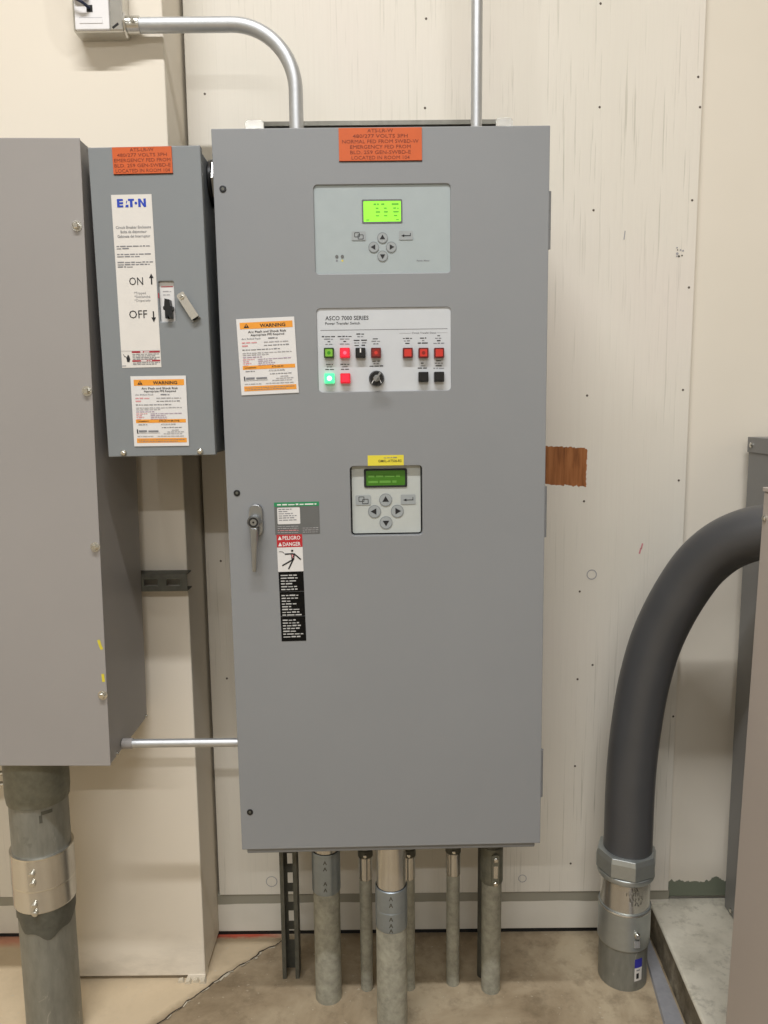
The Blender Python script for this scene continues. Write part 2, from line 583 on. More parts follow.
# ================================================================== THE ROOM
RX0, RX1, RY0, RZ1 = -3.2, 3.2, -6.0, 4.6
b = MB().box(RX0, RX1, RY0, 0.14, -0.10, 0.0, 'concrete_floor')
floor = struct(b.build('floor'), 'bare brown grey concrete floor with stains and a crack', 'floor')
b = MB().box(RX0, RX1, RY0, 0.14, RZ1, RZ1 + 0.1, 'room_paint')
struct(b.build('ceiling'), 'off white ceiling above the electrical room', 'ceiling')
b = MB().box(RX0 - 0.1, RX0, RY0, 0.14, 0, RZ1, 'room_paint')
struct(b.build('wall_left'), 'off white side wall out of view on the left', 'wall')
b = MB().box(RX1, RX1 + 0.1, RY0, 0.14, 0, RZ1, 'room_paint')
struct(b.build('wall_right'), 'off white side wall out of view on the right', 'wall')
b = MB().box(RX0 - 0.1, RX1 + 0.1, RY0 - 0.1, RY0, 0, RZ1, 'room_paint')
struct(b.build('wall_front'), 'off white wall behind the camera', 'wall')

# back wall: a lower base board standing 13 mm off the floor, plywood and drywall sheets hung in front of it
b = MB().box(RX0, RX1, 0.024, 0.14, 0.014, RZ1, 'room_paint')
wall = struct(b.build('wall_back'), 'cream painted back wall of plywood sheets over a low base board', 'wall')
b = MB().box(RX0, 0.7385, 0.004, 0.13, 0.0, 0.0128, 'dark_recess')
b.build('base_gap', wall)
for xa, xb in ((-0.449, 0.742), (RX0, -0.806)):
    MB().box(xa, xb, -0.002, 0.0235, 0.0135, 0.118, 'base_wall_paint').build('base_board', wall, bevel=0.0015)
b = MB().box(-0.442, 0.7375, -0.006, 0.0235, 0.1205, RZ1 - 0.002, 'painted_plywood')
b.build('plywood_panel', wall, bevel=0.0012)
b = MB().box(RX0, -0.806, -0.006, 0.0235, 0.1205, RZ1 - 0.002, 'painted_plywood')
b.build('plywood_panel', wall, bevel=0.0012)
b = MB().box(0.7390, RX1, 0.010, 0.024, 0.094, RZ1 - 0.002, 'drywall_paint')
b.build('drywall_panel', wall, bevel=0.001)
nail = MB().lathe([(0.0028, 0.0), (0.0022, -0.0009)], 'nail_dark', axis='Y', n=10)
nails = [(0.106, 2.255), (0.103, 2.065), (0.499, 2.283), (0.503, 2.063), (0.724, 1.857), (0.725, 1.66), (0.726, 2.126), (0.733, 2.061),
         (0.495, 1.837), (0.491, 1.41), (0.49, 1.154), (0.485, 0.928), (0.522, 0.738), (0.485, 0.701), (0.484, 0.469), (0.479, 0.20),
         (0.721, 1.421), (0.72, 1.203), (0.73, 0.93), (0.731, 0.60), (-0.405, 1.014), (-0.401, 0.712), (-0.40, 2.10), (-0.395, 2.255)]
n0 = None
for x, z in nails:
    if n0 is None:
        n0 = nail.build('nail_head', wall); n0.location = (x, -0.006, z)
    else:
        c = n0.copy(); COL.objects.link(c); c.parent = wall; c.location = (x, -0.006, z)
# scribbles, scuffs and a dried ring on the plywood
b = MB()
b.ring(0.5136, 0.9707, 0.0105, 0.0128, -0.0066, 'ink_pale')
b.ring(-0.3041, 0.1578, 0.013, 0.0150, -0.0066, 'ink_pale')
b.ring(0.3534, 0.1594, 0.009, 0.0110, -0.0066, 'ink_pale')
for x, z in ((0.637, 1.048), (0.633, 1.036)):
    b.bar(x, z, x - 0.003, z - 0.014, 0.004, -0.0066, 'ink_red')
for x, z, l in ((0.742, 0.905, 0.018), (0.756, 0.97, 0.03), (0.757, 0.925, 0.02), (0.570, 1.79, 0.02)):
    b.bar(x, z, x - 0.002, z - l, 0.0025, -0.0066 if x < 0.737 else 0.0094, 'smudge_dark' if l < 0.02 else 'ink_pale')
for i in range(9):
    a = rnd.uniform(0, 6.28)
    b.disc(0.7122 - 0.012 + rnd.uniform(-.008, .008), 1.742 + rnd.uniform(-.012, .012), rnd.uniform(0.0015, 0.0035), -0.0066, 'smudge_dark' if i < 4 else 'ink_pale', 8)
o = b.build('scuff_marks', wall); o['kind'] = 'stuff'

# pier (boxed column) standing proud of the wall
CX0, CX1, CY = -0.813, -0.449, -0.158
b = MB().box(CX0, CX1, CY, 0.024, 0.010, RZ1 - 0.002, 'column_paint')
pier = struct(b.build('wall_pier', bevel=0.003), 'cream boxed pier standing proud of the back wall', 'pier')
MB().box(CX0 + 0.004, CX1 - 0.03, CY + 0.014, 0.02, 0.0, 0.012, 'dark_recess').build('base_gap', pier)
pts = [(-0.497, 0.0), (-0.491, 0.013), (-0.449, 0.014), (-0.4485, 0.0)]
b = MB().prism(pts, CY - 0.002, CY + 0.03, 'column_paint')
for i in range(4):
    x = -0.515 + i * 0.018
    b.prism([(x, 0), (x + 0.002, 0.006), (x + 0.012, 0.008), (x + 0.016, 0.0)], CY - 0.012 - 0.004 * (i % 2), CY - 0.002, 'crack_pale')
b.build('broken_plaster_edge', pier)

# crack in the floor: dark ragged line with a pale lip
b = MB()
path = [(-0.262, -0.010), (-0.2791, -0.0234), (-0.33, -0.066), (-0.355, -0.098), (-0.398, -0.135), (-0.4425, -0.1929), (-0.478, -0.231), (-0.5224, -0.2922), (-0.58, -0.36), (-0.62, -0.42)]
fine = []
for (x0, y0), (x1, y1) in zip(path, path[1:]):
    for i in range(5):
        t = i / 5
        fine.append((x0 + (x1 - x0) * t + rnd.uniform(-.003, .003), y0 + (y1 - y0) * t + rnd.uniform(-.003, .003)))
for i in range(len(fine) - 1):
    (x0, y0), (x1, y1) = fine[i], fine[i + 1]
    w = rnd.uniform(0.0008, 0.0026); d = Vector((x1 - x0, y1 - y0)).normalized(); nx, ny = -d.y, d.x
    b.add([(x0 + nx * w, y0 + ny * w, 0.0006), (x0 - nx * w, y0 - ny * w, 0.0006), (x1 - nx * w, y1 - ny * w, 0.0006), (x1 + nx * w, y1 + ny * w, 0.0006)], [(0, 1, 2, 3)], 'crack_dark')
    if i % 9 in (1, 2, 3, 4, 6, 7):
        o2 = w + rnd.uniform(0.003, 0.010); hz = rnd.uniform(0.0008, 0.003)
        jx0, jx1 = rnd.uniform(0.6, 1.0), rnd.uniform(0.6, 1.0)
        b.add([(x0 + nx * w, y0 + ny * w, 0.0007), (x1 + nx * w, y1 + ny * w, 0.0007), (x1 + nx * o2 * jx1, y1 + ny * o2 * jx1, hz), (x0 + nx * o2 * jx0, y0 + ny * o2 * jx0, hz)], [(0, 1, 2, 3)], 'crack_pale')
o = b.build('floor_crack', floor); o['kind'] = 'stuff'

# concrete housekeeping pad on the right
b = MB()
pp = [(0.687, 0.020), (0.683, -0.10), (0.672, -0.26), (0.660, -0.42), (0.640, -0.75), (0.61, -1.35), (2.2, -1.35), (2.2, 0.020)]
top = [(x + 0.006 * (i < 6) + rnd.uniform(-.002, .002), y) for i, (x, y) in enumerate(pp)]
n = len(pp)
b.add([(x, y, 0.0) for x, y in pp] + [(x, y, 0.084) for x, y in top],
      [tuple(reversed(range(n))), tuple(range(n, 2 * n))] + [], 'pad_concrete')
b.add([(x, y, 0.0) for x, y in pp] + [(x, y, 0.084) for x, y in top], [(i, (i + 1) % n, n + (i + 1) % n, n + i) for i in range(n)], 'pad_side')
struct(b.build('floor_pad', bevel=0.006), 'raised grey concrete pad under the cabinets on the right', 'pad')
b = MB()
b.add([(0.659, -0.035, 0.0), (0.684, -0.035, 0.0), (0.662, -0.38, 0.0), (0.644, -0.66, 0.0), (0.585, -0.66, 0.0), (0.612, -0.36, 0.0)] +
      [(0.661, -0.037, 0.007), (0.6815, -0.037, 0.007), (0.659, -0.38, 0.007), (0.641, -0.655, 0.007), (0.588, -0.655, 0.007), (0.615, -0.36, 0.007)],
      [(5, 4, 3, 2, 1, 0), (6, 7, 8, 9, 10, 11)] + [(i, (i + 1) % 6, 6 + (i + 1) % 6, 6 + i) for i in range(6)], 'flat_bar')
tag(b.build('flashing_strip'), 'flat grey metal strip lying on the floor along the concrete pad', 'metal strip')

# ================================================================== TRANSFER SWITCH CABINET
H = 1.3897
rot = (math.radians(0.182), math.radians(-0.286), math.radians(0.827))
base = Vector((0.0051, -0.41, 1.1909)) - Euler(rot).to_matrix() @ Vector((0, 0, H / 2))
ats = thing('transfer_switch_cabinet', 'large grey steel cabinet with three control panels in its door', 'electrical cabinet', base, rot)
W2 = 0.3051
MB().box(-0.2995, 0.2995, 0.024, 0.352, -0.0235, H - 0.003, 'grey_enamel').build('body', ats, bevel=0.003)
holes = [rrect(-0.1245, 0.1245, 1.135, 1.2916, 0.007), rrect(-0.1245, 0.1245, 0.9205, 1.073, 0.007), rrect(-0.069, 0.069, 0.6453, 0.7796, 0.007)]
b = MB().plate([(-W2, 0), (W2, 0), (W2, H), (-W2, H)], holes, 0.0, 0.022, 'grey_enamel')
b.build('door', ats, bevel=0.0012)
for z0, z1 in ((1.1765, 1.2785), (0.635, 0.7345), (0.0965, 0.1975)):
    b = MB().lathe([(0.0058, z0), (0.0058, z0 + (z1 - z0) / 3)], 'grey_enamel', p=(W2 + 0.0005, 0.012, 0), n=14)
    b.lathe([(0.0058, z0 + (z1 - z0) / 3 + 0.0006), (0.0058, z1 - (z1 - z0) / 3)], 'grey_enamel', p=(W2 + 0.0005, 0.012, 0), n=14)
    b.lathe([(0.0058, z1 - (z1 - z0) / 3 + 0.0006), (0.0058, z1)], 'grey_enamel', p=(W2 + 0.0005, 0.012, 0), n=14)
    b.build('hinge', ats)
for x, z in ((-0.2881, 1.2864), (-0.2854, 0.7324), (-0.2856, 0.0821)):
    b = MB().lathe([(0.0062, 0.0), (0.0062, -0.0012), (0.0050, -0.0018)], 'black_plastic', p=(x, 0, z), axis='Y', n=18)
    b.lathe([(0.0028, -0.0018), (0.0024, -0.0022)], 'dark_steel', p=(x, 0, z), axis='Y', n=12)
    b.build('latch_screw', ats)
for x0, x1 in ((-0.296, -0.255), (0.262, 0.300)):
    b = MB().prism([(x0, H - 0.03), (x1, H - 0.03), (x1, H + 0.130), (x1 - 0.006, H + 0.1355), (x0 + 0.006, H + 0.1355), (x0, H + 0.130)], 0.350, 0.3545, 'bright_zinc')
    b.lathe([(0.009, 0.350), (0.009, 0.343), (0.007, 0.341)], 'screw_steel', p=((x0 + x1) / 2, 0, H + 0.100), axis='Y', n=6)
    b.build('mounting_lug', ats)

# orange engraved placard
def placard(parent, x0, x1, z0, z1, lines, label, y=0.0):
    b = MB().box(x0, x1, y - 0.0022, y, z0, z1, 'placard_orange')
    b.box(x0, x1 + 0.0004, y - 0.0012, y, z0 - 0.0016, z0, 'placard_edge')
    p = b.build('placard', parent, label=label)
    t = MB()
    n = len(lines); step = (z1 - z0) / (n + 0.1); h = step * 0.64
    for i, (s, wf) in enumerate(lines):
        t.text(s, (x0 + x1) / 2, z1 - step * (i + 0.86), h, y - 0.0025, 'engraved_brown', w=wf * (x1 - x0))
    t.build('lettering', p)
placard(ats, -0.0766, 0.0730, 1.3318, 1.3880, [('ATS-LR-W', .31), ('480/277 VOLTS 3PH', .66), ('NORMAL FED FROM SWBD-W', .92), ('EMERGENCY FED FROM', .73), ('BLD. 259 GEN-SWBD-E', .73), ('LOCATED IN ROOM 104', .70)],
        'orange engraved placard at the top of the door')

# keypad pieces shared by the two meter panels
def round_key(parent, cx, cz, r, y, d):
    b = MB().lathe([(r, y), (r, y - 0.0008), (r - 0.0006, y - 0.0014)], 'key_grey', p=(cx, 0, cz), axis='Y', n=24)
    b.ring(cx, cz, r - 0.0012, r - 0.0002, y - 0.00155, 'key_rim')
    s = r * 0.52
    tri = [(math.cos(math.radians(a)) * s * 1.12, math.sin(math.radians(a)) * s * 1.12) for a in (90, 210, 330)]
    ang = {'u': 0, 'l': 90, 'd': 180, 'r': 270}[d]
    ca, sa = math.cos(math.radians(ang)), math.sin(math.radians(ang))
    b.flat([(cx + x * ca - z * sa, cz + x * sa + z * ca) for x, z in tri], y - 0.0016, 'ink_black')
    b.build('arrow_key', parent)
def rect_key(parent, x0, x1, z0, z1, y, icon):
    b = MB().prism(rrect(x0, x1, z0, z1, 0.002), y - 0.0012, y, 'key_grey', 'key_rim')
    yy = y - 0.0014; w, h = x1 - x0, z1 - z0
    if icon == 'pages':
        for a, c, e, f in ((.22, .55, .38, .84), (.46, .82, .14, .60)):
            xa, xb, za, zb = x0 + a * w, x0 + c * w, z0 + e * h, z0 + f * h
            for q in ((xa, za, xb, za), (xb, za, xb, zb), (xb, zb, xa, zb), (xa, zb, xa, za)):
                b.bar(*q, 0.0012, yy, 'ink_black')
    else:
        zz = z0 + 0.45 * h
        b.bar(x0 + 0.3 * w, zz, x0 + 0.82 * w, zz, 0.0016, yy, 'ink_black')
        b.bar(x0 + 0.82 * w, zz - 0.0008, x0 + 0.82 * w, z0 + 0.74 * h, 0.0014, yy, 'ink_black')
        b.flat([(x0 + 0.16 * w, zz), (x0 + 0.38 * w, zz - 0.0026), (x0 + 0.38 * w, zz + 0.0026)], yy, 'ink_black')
    b.build('menu_key' if icon == 'pages' else 'enter_key', parent)

# power meter panel
FY = 0.0035
pm = MB().prism(rrect(-0.1245, 0.1245, 1.135, 1.2916, 0.007), FY, FY + 0.02, 'meter_face').build('power_meter_panel', ats, label='light grey panel with a glowing lime display')
b = MB().plate(rrect(-0.0372, 0.0365, 1.2245, 1.2660, 0.002), [rrect(-0.0345, 0.0340, 1.2270, 1.2635, 0.0015)], FY - 0.001, FY, 'label_dark_grey')
b.box(-0.0345, 0.0340, FY - 0.0004, FY, 1.2270, 1.2635, 'lcd_lime')
for i, (za, xs) in enumerate(((1.2562, ((-.030, -.027), (-.016, -.011), (-.0095, -.006), (-.002, .004), (.006, .009), (.017, .030))), (1.2495, ((-.012, -.005), (.003, .010), (.020, .030))),
                              (1.2430, ((-.012, -.004), (.003, .010), (.020, .030))), (1.2365, ((-.012, -.005), (.003, .010), (.021, .030))), (1.2295, ((-.030, -.020), (.025, .030))))):
    for xa, xb in xs:
        b.greek(xa, xb, za, 0.0032 if i == 0 else 0.0024, FY - 0.0007, 'lcd_ink', i)
b.build('display', pm, label='lime green lit display')
rect_key(pm, -0.0570, -0.0311, 1.1945, 1.2105, FY, 'pages')
rect_key(pm, 0.0300, 0.0554, 1.1945, 1.2105, FY, 'enter')
for d, x, z in (('u', -0.0004, 1.1986), ('l', -0.0168, 1.1822), ('r', 0.0155, 1.1820), ('d', -0.0007, 1.1663)):
    round_key(pm, x, z, 0.0098, FY, d)
for x in (-0.0850, -0.0748):
    b = MB().lathe([(0.0030, FY), (0.0028, FY - 0.0012)], 'label_dark_grey', p=(x, 0, 1.1665), axis='Y', n=14)
    b.rect(x - 0.0016, x + 0.0016, 1.1575, 1.1605, FY - 0.0003, 'ink_grey' if x < -0.08 else 'label_yellow')
    b.build('indicator', pm)
MB().text('Power Meter', 0.0741, 1.1560, 0.0030, FY - 0.0003, 'ink_grey', w=0.0235, bold=0.01).build('lettering', pm)

# control panel with push buttons and key switch
cp = MB().prism(rrect(-0.1245, 0.1245, 0.9205, 1.073, 0.007), FY - 0.001, FY + 0.02, 'control_face').build('control_panel', ats, label='white panel of coloured push buttons and a key switch')
CY_ = FY - 0.0013
t = MB()
t.text('ASCO 7000 SERIES', -0.1088, 1.0522, 0.0072, CY_, 'ink_black', w=0.0803, align='L', bold=0.010)
t.text('Power Transfer Switch', -0.1092, 1.0440, 0.0046, CY_, 'ink_black', w=0.0645, align='L', bold=0.008)
t.rect(-0.1185, 0.1185, 1.0336, 1.0346, CY_, 'ink_grey')
t.rect(0.028, 0.050, 1.0265, 1.0271, CY_, 'ink_pale'); t.rect(0.098, 0.1185, 1.0265, 1.0271, CY_, 'ink_pale')
t.text('Circuit Transfer Status', 0.0745, 1.0255, 0.0030, CY_, 'ink_grey', w=0.045, bold=0.015)
def legend(x, z, rows, w=0.018, seed=0):
    for i, (wf) in enumerate(rows):
        t.greek(x - w * wf / 2, x + w * wf / 2, z - i * 0.0046, 0.0021, CY_, 'ink_grey' if i % 2 else 'ink_black', seed + i)
legend(-0.1032, 1.0215, (1.3, .9, .25, .7), 0.020, 1); legend(-0.0736, 1.0215, (1.3, .9, .25, .9), 0.020, 9)
legend(-0.0445, 1.0255, (.9, .7), 0.016, 17)
legend(-0.0515, 1.0140, (.9, .8, .7), 0.012, 20); legend(-0.0375, 1.0140, (.9, .7, .8), 0.012, 23)
legend(-0.0157, 1.0165, (.7, 1, .6), 0.016, 26)
legend(0.0436, 1.0165, (1, .8, .5), 0.017, 31); legend(0.0728, 1.0165, (.7, .25, 1.2), 0.017, 34); legend(0.1020, 1.0205, (.3, .8, .4, 1.2), 0.017, 38)
legend(-0.1030, 0.9705, (.7, .6, .9), 0.018, 42); legend(-0.0737, 0.9705, (1, .7, .9), 0.018, 45)
legend(-0.0155, 0.9755, (1, .7, 1.7), 0.015, 48)
legend(0.0724, 0.9705, (.5, .5, 1.2), 0.017, 51); legend(0.1018, 0.9745, (.6, .9, .7, 1.2), 0.017, 54)
t.build('lettering', cp)
def button(x, z, body, lens, core=None, label=None, toggle=False):
    r = 0.0093
    y0 = FY - 0.001
    b = MB().prism(rrect(x - r, x + r, z - r, z + r, 0.0015), y0 - 0.010, y0, body)
    q = r * 0.72
    b.prism(rrect(x - q, x + q, z - q, z + q, 0.0015), y0 - 0.0112, y0 - 0.010, lens)
    if core == 'slot':
        b.rect(x - 0.0011, x + 0.0011, z + 0.0005, z + 0.008, y0 - 0.0115, 'ink_white')
    elif core:
        b.disc(x, z, r * (0.5 if core == 'lit_green_core' else 0.36), y0 - 0.0114, core, 14)
    b.build('push_button', cp, label=label)
button(-0.1032, 0.9921, 'button_green_body', 'green_lens', 'green_centre', 'green square push button')
button(-0.0736, 0.9917, 'lit_red_body', 'lit_red', 'lit_red_core', 'lit red square push button, upper')
button(-0.0445, 0.9913, 'black_plastic', 'black_plastic', 'slot', 'black square selector button')
button(-0.0157, 0.9910, 'button_red_body', 'dark_red_lens', 'red_lens', 'dark red square push button')
button(0.0436, 0.9901, 'button_red_body', 'red_lens', None, 'red square push button')
button(0.0728, 0.9897, 'button_red_body', 'red_lens', 'dark_red_lens', 'red square push button with a dark centre')
button(0.1020, 0.9893, 'button_red_body', 'red_lens', None, 'bright red square push button')
button(-0.1033, 0.9454, 'lit_green', 'lit_green', 'lit_green_core', 'glowing mint green square push button')
button(-0.0737, 0.9450, 'lit_red_body', 'lit_red', None, 'lit red square push button, lower')
button(0.0724, 0.9455, 'black_plastic', 'black_plastic', None, 'black square push button')
button(0.1018, 0.9453, 'black_plastic', 'black_plastic', None, 'black square push button')
y0 = FY - 0.001
b = MB().lathe([(0.0145, y0), (0.0145, y0 - 0.004), (0.0125, y0 - 0.010), (0.0122, y0 - 0.011)], 'black_plastic', p=(-0.0153, 0, 0.9442), axis='Y', n=28)
b.lathe([(0.0062, y0 - 0.011), (0.0062, y0 - 0.0135), (0.0050, y0 - 0.0145)], 'chrome', p=(-0.0153, 0, 0.9442), axis='Y', n=20)
s0 = len(b.v)
b.box(-0.0165, -0.0141, y0 - 0.030, y0 - 0.0125, 0.9402, 0.9482, 'chrome')
b.prism([(-0.0168, 0.9375), (-0.0138, 0.9375), (-0.0135, 0.9560), (-0.0171, 0.9560)], y0 - 0.034, y0 - 0.0285, 'chrome')
b.xform(rotz_about(-0.0153, 0.9442, -35), s0)
b.bar(-0.0245, 0.9350, -0.0205, 0.9420, 0.0012, y0 - 0.0118, 'ink_white')
b.bar(-0.0095, 0.9420, -0.0065, 0.9350, 0.0012, y0 - 0.0118, 'ink_white')
b.build('key_switch', cp, label='round black key switch with a metal key')

# controller panel, set deep in its cut-out
GY = 0.0125
ct = MB().prism(rrect(-0.0662, 0.0662, 0.6483, 0.7790, 0.004), GY, GY + 0.008, 'controller_face').build('controller_panel', ats, label='small recessed pale panel with a dim green display')
MB().box(-0.072, 0.072, 0.0215, 0.0235, 0.642, 0.783, 'dark_recess').build('panel_gasket', ats)
b = MB().plate(rrect(-0.0425, 0.0405, 0.7375, 0.7735, 0.003), [rrect(-0.0385, 0.0365, 0.7410, 0.7700, 0.002)], GY - 0.002, GY, 'dark_recess')
b.box(-0.0385, 0.0365, GY - 0.0005, GY, 0.7410, 0.7700, 'lcd_dim')
b.greek(-0.034, 0.034, 0.7570, 0.0045, GY - 0.0008, 'lcd_dim_ink', 3); b.greek(-0.034, 0.020, 0.7460, 0.0045, GY - 0.0008, 'lcd_dim_ink', 5)
b.build('display', ct, label='dim dark green display')
rect_key(ct, -0.0595, -0.0300, 0.7036, 0.7225, GY, 'pages')
rect_key(ct, 0.0278, 0.0565, 0.7036, 0.7225, GY, 'enter')
for d, x, z in (('u', -0.0014, 0.7130), ('l', -0.0234, 0.6907), ('r', 0.0208, 0.6907), ('d', -0.0014, 0.6686)):
    round_key(ct, x, z, 0.0126, GY, d)

# door labels
def sheet(parent, x0, x1, z0, z1, mat, name, label, y=0.0, th=0.0005):
    return MB().box(x0, x1, y - th, y, z0, z1, mat).build(name, parent, label=label)
b = MB().box(-0.0347, 0.0339, -0.0005, 0, 0.7804, 0.8000, 'label_yellow')
yl = b.build('asset_label', ats, label='small yellow label above the recessed controller panel')
t = MB().text('GMKL-ATS06-R3', 0.0075, 0.7868, 0.0046, -0.0008, 'ink_black', w=0.044, bold=0.008)
t.greek(-0.004, 0.021, 0.7945, 0.0018, -0.0008, 'ink_grey', 4)
t.build('lettering', yl)

def warning_label(parent, x, z, w, h, deg, name_line, name_line2, label, y=0.0):
    """(x,z) lower left corner"""
    b = MB().box(x, x + w, y - 0.0016, y - 0.0010, z, z + h, 'label_white')
    b.box(x + 0.004, x + w - 0.004, y - 0.0010, y, z + 0.004, z + h - 0.004, 'label_white')
    b.xform(rotz_about(x, z, deg))
    p = b.build('warning_label', parent, label=label)
    t = MB(); yy = y - 0.0019; yt = y - 0.0022
    fx = lambda u: x + u * w
    fz = lambda v: z + v * h
    t.rect(fx(.055), fx(.965), fz(.865), fz(.95), yy, 'label_orange')
    t.rect(fx(.055), fx(.965), fz(.335), fz(.385), yy, 'label_orange')
    t.rect(fx(.055), fx(.965), fz(.050), fz(.115), yy, 'label_orange')
    t.flat([(fx(.12), fz(.88)), (fx(.215), fz(.88)), (fx(.168), fz(.938))], yt, 'ink_black')
    t.bar(fx(.168), fz(.895), fx(.168), fz(.922), 0.0016, yt - 0.0003, 'label_orange')
    t.text('WARNING', fx(.62), fz(.882), h * .042, yt, 'ink_black', w=w * .44, bold=0.024)
    t.text('Arc Flash and Shock Risk', fx(.52), fz(.812), h * .028, yt, 'ink_black', w=w * .66, bold=0.013)
    t.text('Appropriate PPE Required', fx(.52), fz(.772), h * .026, yt, 'ink_black', w=w * .58, bold=0.013)
    t.text('Arc Bolted Fault', fx(.07), fz(.728), h * .020, yt, 'ink_grey', w=w * .33, align='L', bold=0.01)
    t.greek(fx(.53), fx(.72), fz(.728), h * .016, yt, 'ink_grey', 2)
    t.greek(fx(.07), fx(.36), fz(.680), h * .018, yt, 'ink_red', 3); t.greek(fx(.45), fx(.90), fz(.680), h * .014, yt, 'ink_pale', 5)
    t.greek(fx(.07), fx(.17), fz(.638), h * .018, yt, 'ink_red', 6); t.greek(fx(.45), fx(.88), fz(.638), h * .014, yt, 'ink_grey', 7)
    t.greek(fx(.07), fx(.72), fz(.588), h * .013, yt, 'ink_grey', 8)
    t.greek(fx(.07), fx(.92), fz(.545), h * .013, yt, 'ink_pale', 9); t.greek(fx(.07), fx(.52), fz(.520), h * .013, yt, 'ink_pale', 10)
    t.greek(fx(.07), fx(.40), fz(.490), h * .013, yt, 'ink_violet', 11)
    for i, (a, c) in enumerate(((.20, .90), (.10, .60), (.14, .62), (.10, .62))):
        t.greek(fx(.07), fx(.07 + a), fz(.462 - .026 * i), h * .012, yt, 'ink_red', 12 + i)
        t.greek(fx(.33), fx(c), fz(.462 - .026 * i), h * .012, yt, 'ink_violet', 22 + i)
    t.text('Location:', fx(.09), fz(.350), h * .022, yt, 'ink_black', w=w * .2, align='L', bold=0.015)
    t.text(name_line, fx(.66), fz(.350), h * .024, yt, 'ink_black', bold=0.008)
    t.greek(fx(.10), fx(.26), fz(.305), h * .015, yt, 'ink_grey', 30)
    t.text(name_line2, fx(.64), fz(.300), h * .021, yt, 'ink_grey', bold=0.01)
    t.greek(fx(.52), fx(.90), fz(.262), h * .012, yt, 'ink_grey', 31)
    t.rect(fx(.065), fx(.085), fz(.185), fz(.245), yt, 'ink_black')
    t.greek(fx(.10), fx(.48), fz(.205), h * .030, yt, 'ink_grey', 33)
    t.rect(fx(.07), fx(.48), fz(.188), fz(.194), yt, 'ink_pale')
    for i, (a, c) in enumerate(((.70, .85), (.62, .92), (.55, .90))):
        t.greek(fx(a), fx(c), fz(.225 - .026 * i), h * .011, yt, 'ink_pale', 34 + i)
    t.greek(fx(.07), fx(.36), fz(.138), h * .012, yt, 'ink_pale', 40); t.greek(fx(.44), fx(.92), fz(.138), h * .012, yt, 'ink_pale', 41)
    t.greek(fx(.07), fx(.93), fz(.088), h * .009, yt, 'ink_grey', 42); t.greek(fx(.10), fx(.80), fz(.064), h * .009, yt, 'ink_grey', 43)
    t.xform(rotz_about(x, z, deg))
    t.build('lettering', p)
warning_label(ats, -0.2690, 0.9165, 0.1075, 0.1395, 1.9, 'ATS-LR-W', 'ATS-LR-W-SWB', 'white and orange warning label on the tall cabinet door')

# grey and green information label (its square code is left plain)
b = MB().box(-0.2150, -0.1288, -0.0005, 0, 0.6503, 0.7128, 'label_dark_grey')
b.rect(-0.2150, -0.1288, 0.7045, 0.7128, -0.0008, 'label_green')
b.flat(rrect(-0.2095, -0.1660, 0.6705, 0.7025, 0.002), -0.0008, 'label_white')
b.xform(rotz_about(-0.215, 0.65, 0.5))
gl = b.build('information_label', ats, label='dark grey label with a green top strip beside the handle')
t = MB()
t.greek(-0.209, -0.134, 0.7070, 0.0030, -0.0011, 'ink_white', 3)
for i in range(6):
    t.greek(-0.207, (-0.182, -0.190, -0.180, -0.172, -0.174, -0.170)[i], 0.6985 - 0.0042 * i, 0.0020, -0.0011, 'ink_grey', 60 + i)
for i in range(4):
    t.greek(-0.210, -0.170, 0.6655 - 0.0040 * i, 0.0016, -0.0011, 'ink_pale' if i != 2 else 'ink_red', 70 + i)
    if i > 0: t.greek(-0.162, -0.132, 0.6655 - 0.0040 * i, 0.0014, -0.0011, 'ink_pale', 80 + i)
t.xform(rotz_about(-0.215, 0.65, 0.5))
t.build('lettering', gl)

# danger label strip
x0, x1 = -0.2128, -0.1636
b = MB().box(x0, x1, -0.0006, 0, 0.5773, 0.6502, 'label_white')
b.rect(x0, x1, 0.6254, 0.6502, -0.0009, 'label_red')
for za, zb in ((0.5378, 0.5768), (0.4883, 0.5370), (0.4380, 0.4874)):
    b.box(x0 + 0.0005, x1 - 0.0005, -0.0006, 0, za, zb, 'label_black')
b.xform(rotz_about(x0, 0.65, 0.7))
dl = b.build('danger_label', ats, label='tall red white and black danger label beside the handle')
t = MB(); yy = -0.0012
for s, zz in (('PELIGRO', 0.6400), ('DANGER', 0.6278)):
    t.text(s, x0 + 0.0115, zz, 0.0072, yy, 'ink_white', w=0.034, align='L', bold=0.012)
    t.flat([(x0 + 0.0025, zz), (x0 + 0.0098, zz), (x0 + 0.0062, zz + 0.0075)], yy, 'ink_white')
# shocked-figure pictogram
fu = lambda u, v: (x0 + (u - 100) / 520.0 * 0.0492, 0.6254 - (v - 345) / 490.0 * 0.0481)
def stroke(pts, w):
    for a, c in zip(pts, pts[1:]):
        t.bar(*fu(*a), *fu(*c), w, yy, 'ink_black')
t.disc(*fu(405, 418), 0.0023, yy, 'ink_black', 14)
stroke([(250, 482), (420, 478)], 0.0026); stroke([(440, 480), (505, 535), (575, 600)], 0.0026)
t.flat([fu(375, 470), fu(455, 470), fu(440, 600), fu(385, 600)], yy, 'ink_black')
t.flat([fu(392, 490), fu(430, 505), fu(412, 535), fu(432, 550), fu(400, 570), fu(412, 545), fu(392, 530)], yy - 0.0003, 'ink_red')
stroke([(420, 590), (190, 712)], 0.0027); stroke([(420, 590), (315, 785)], 0.0027)
stroke([(135, 430), (205, 432), (240, 465)], 0.0010)
rr = random.Random(5)
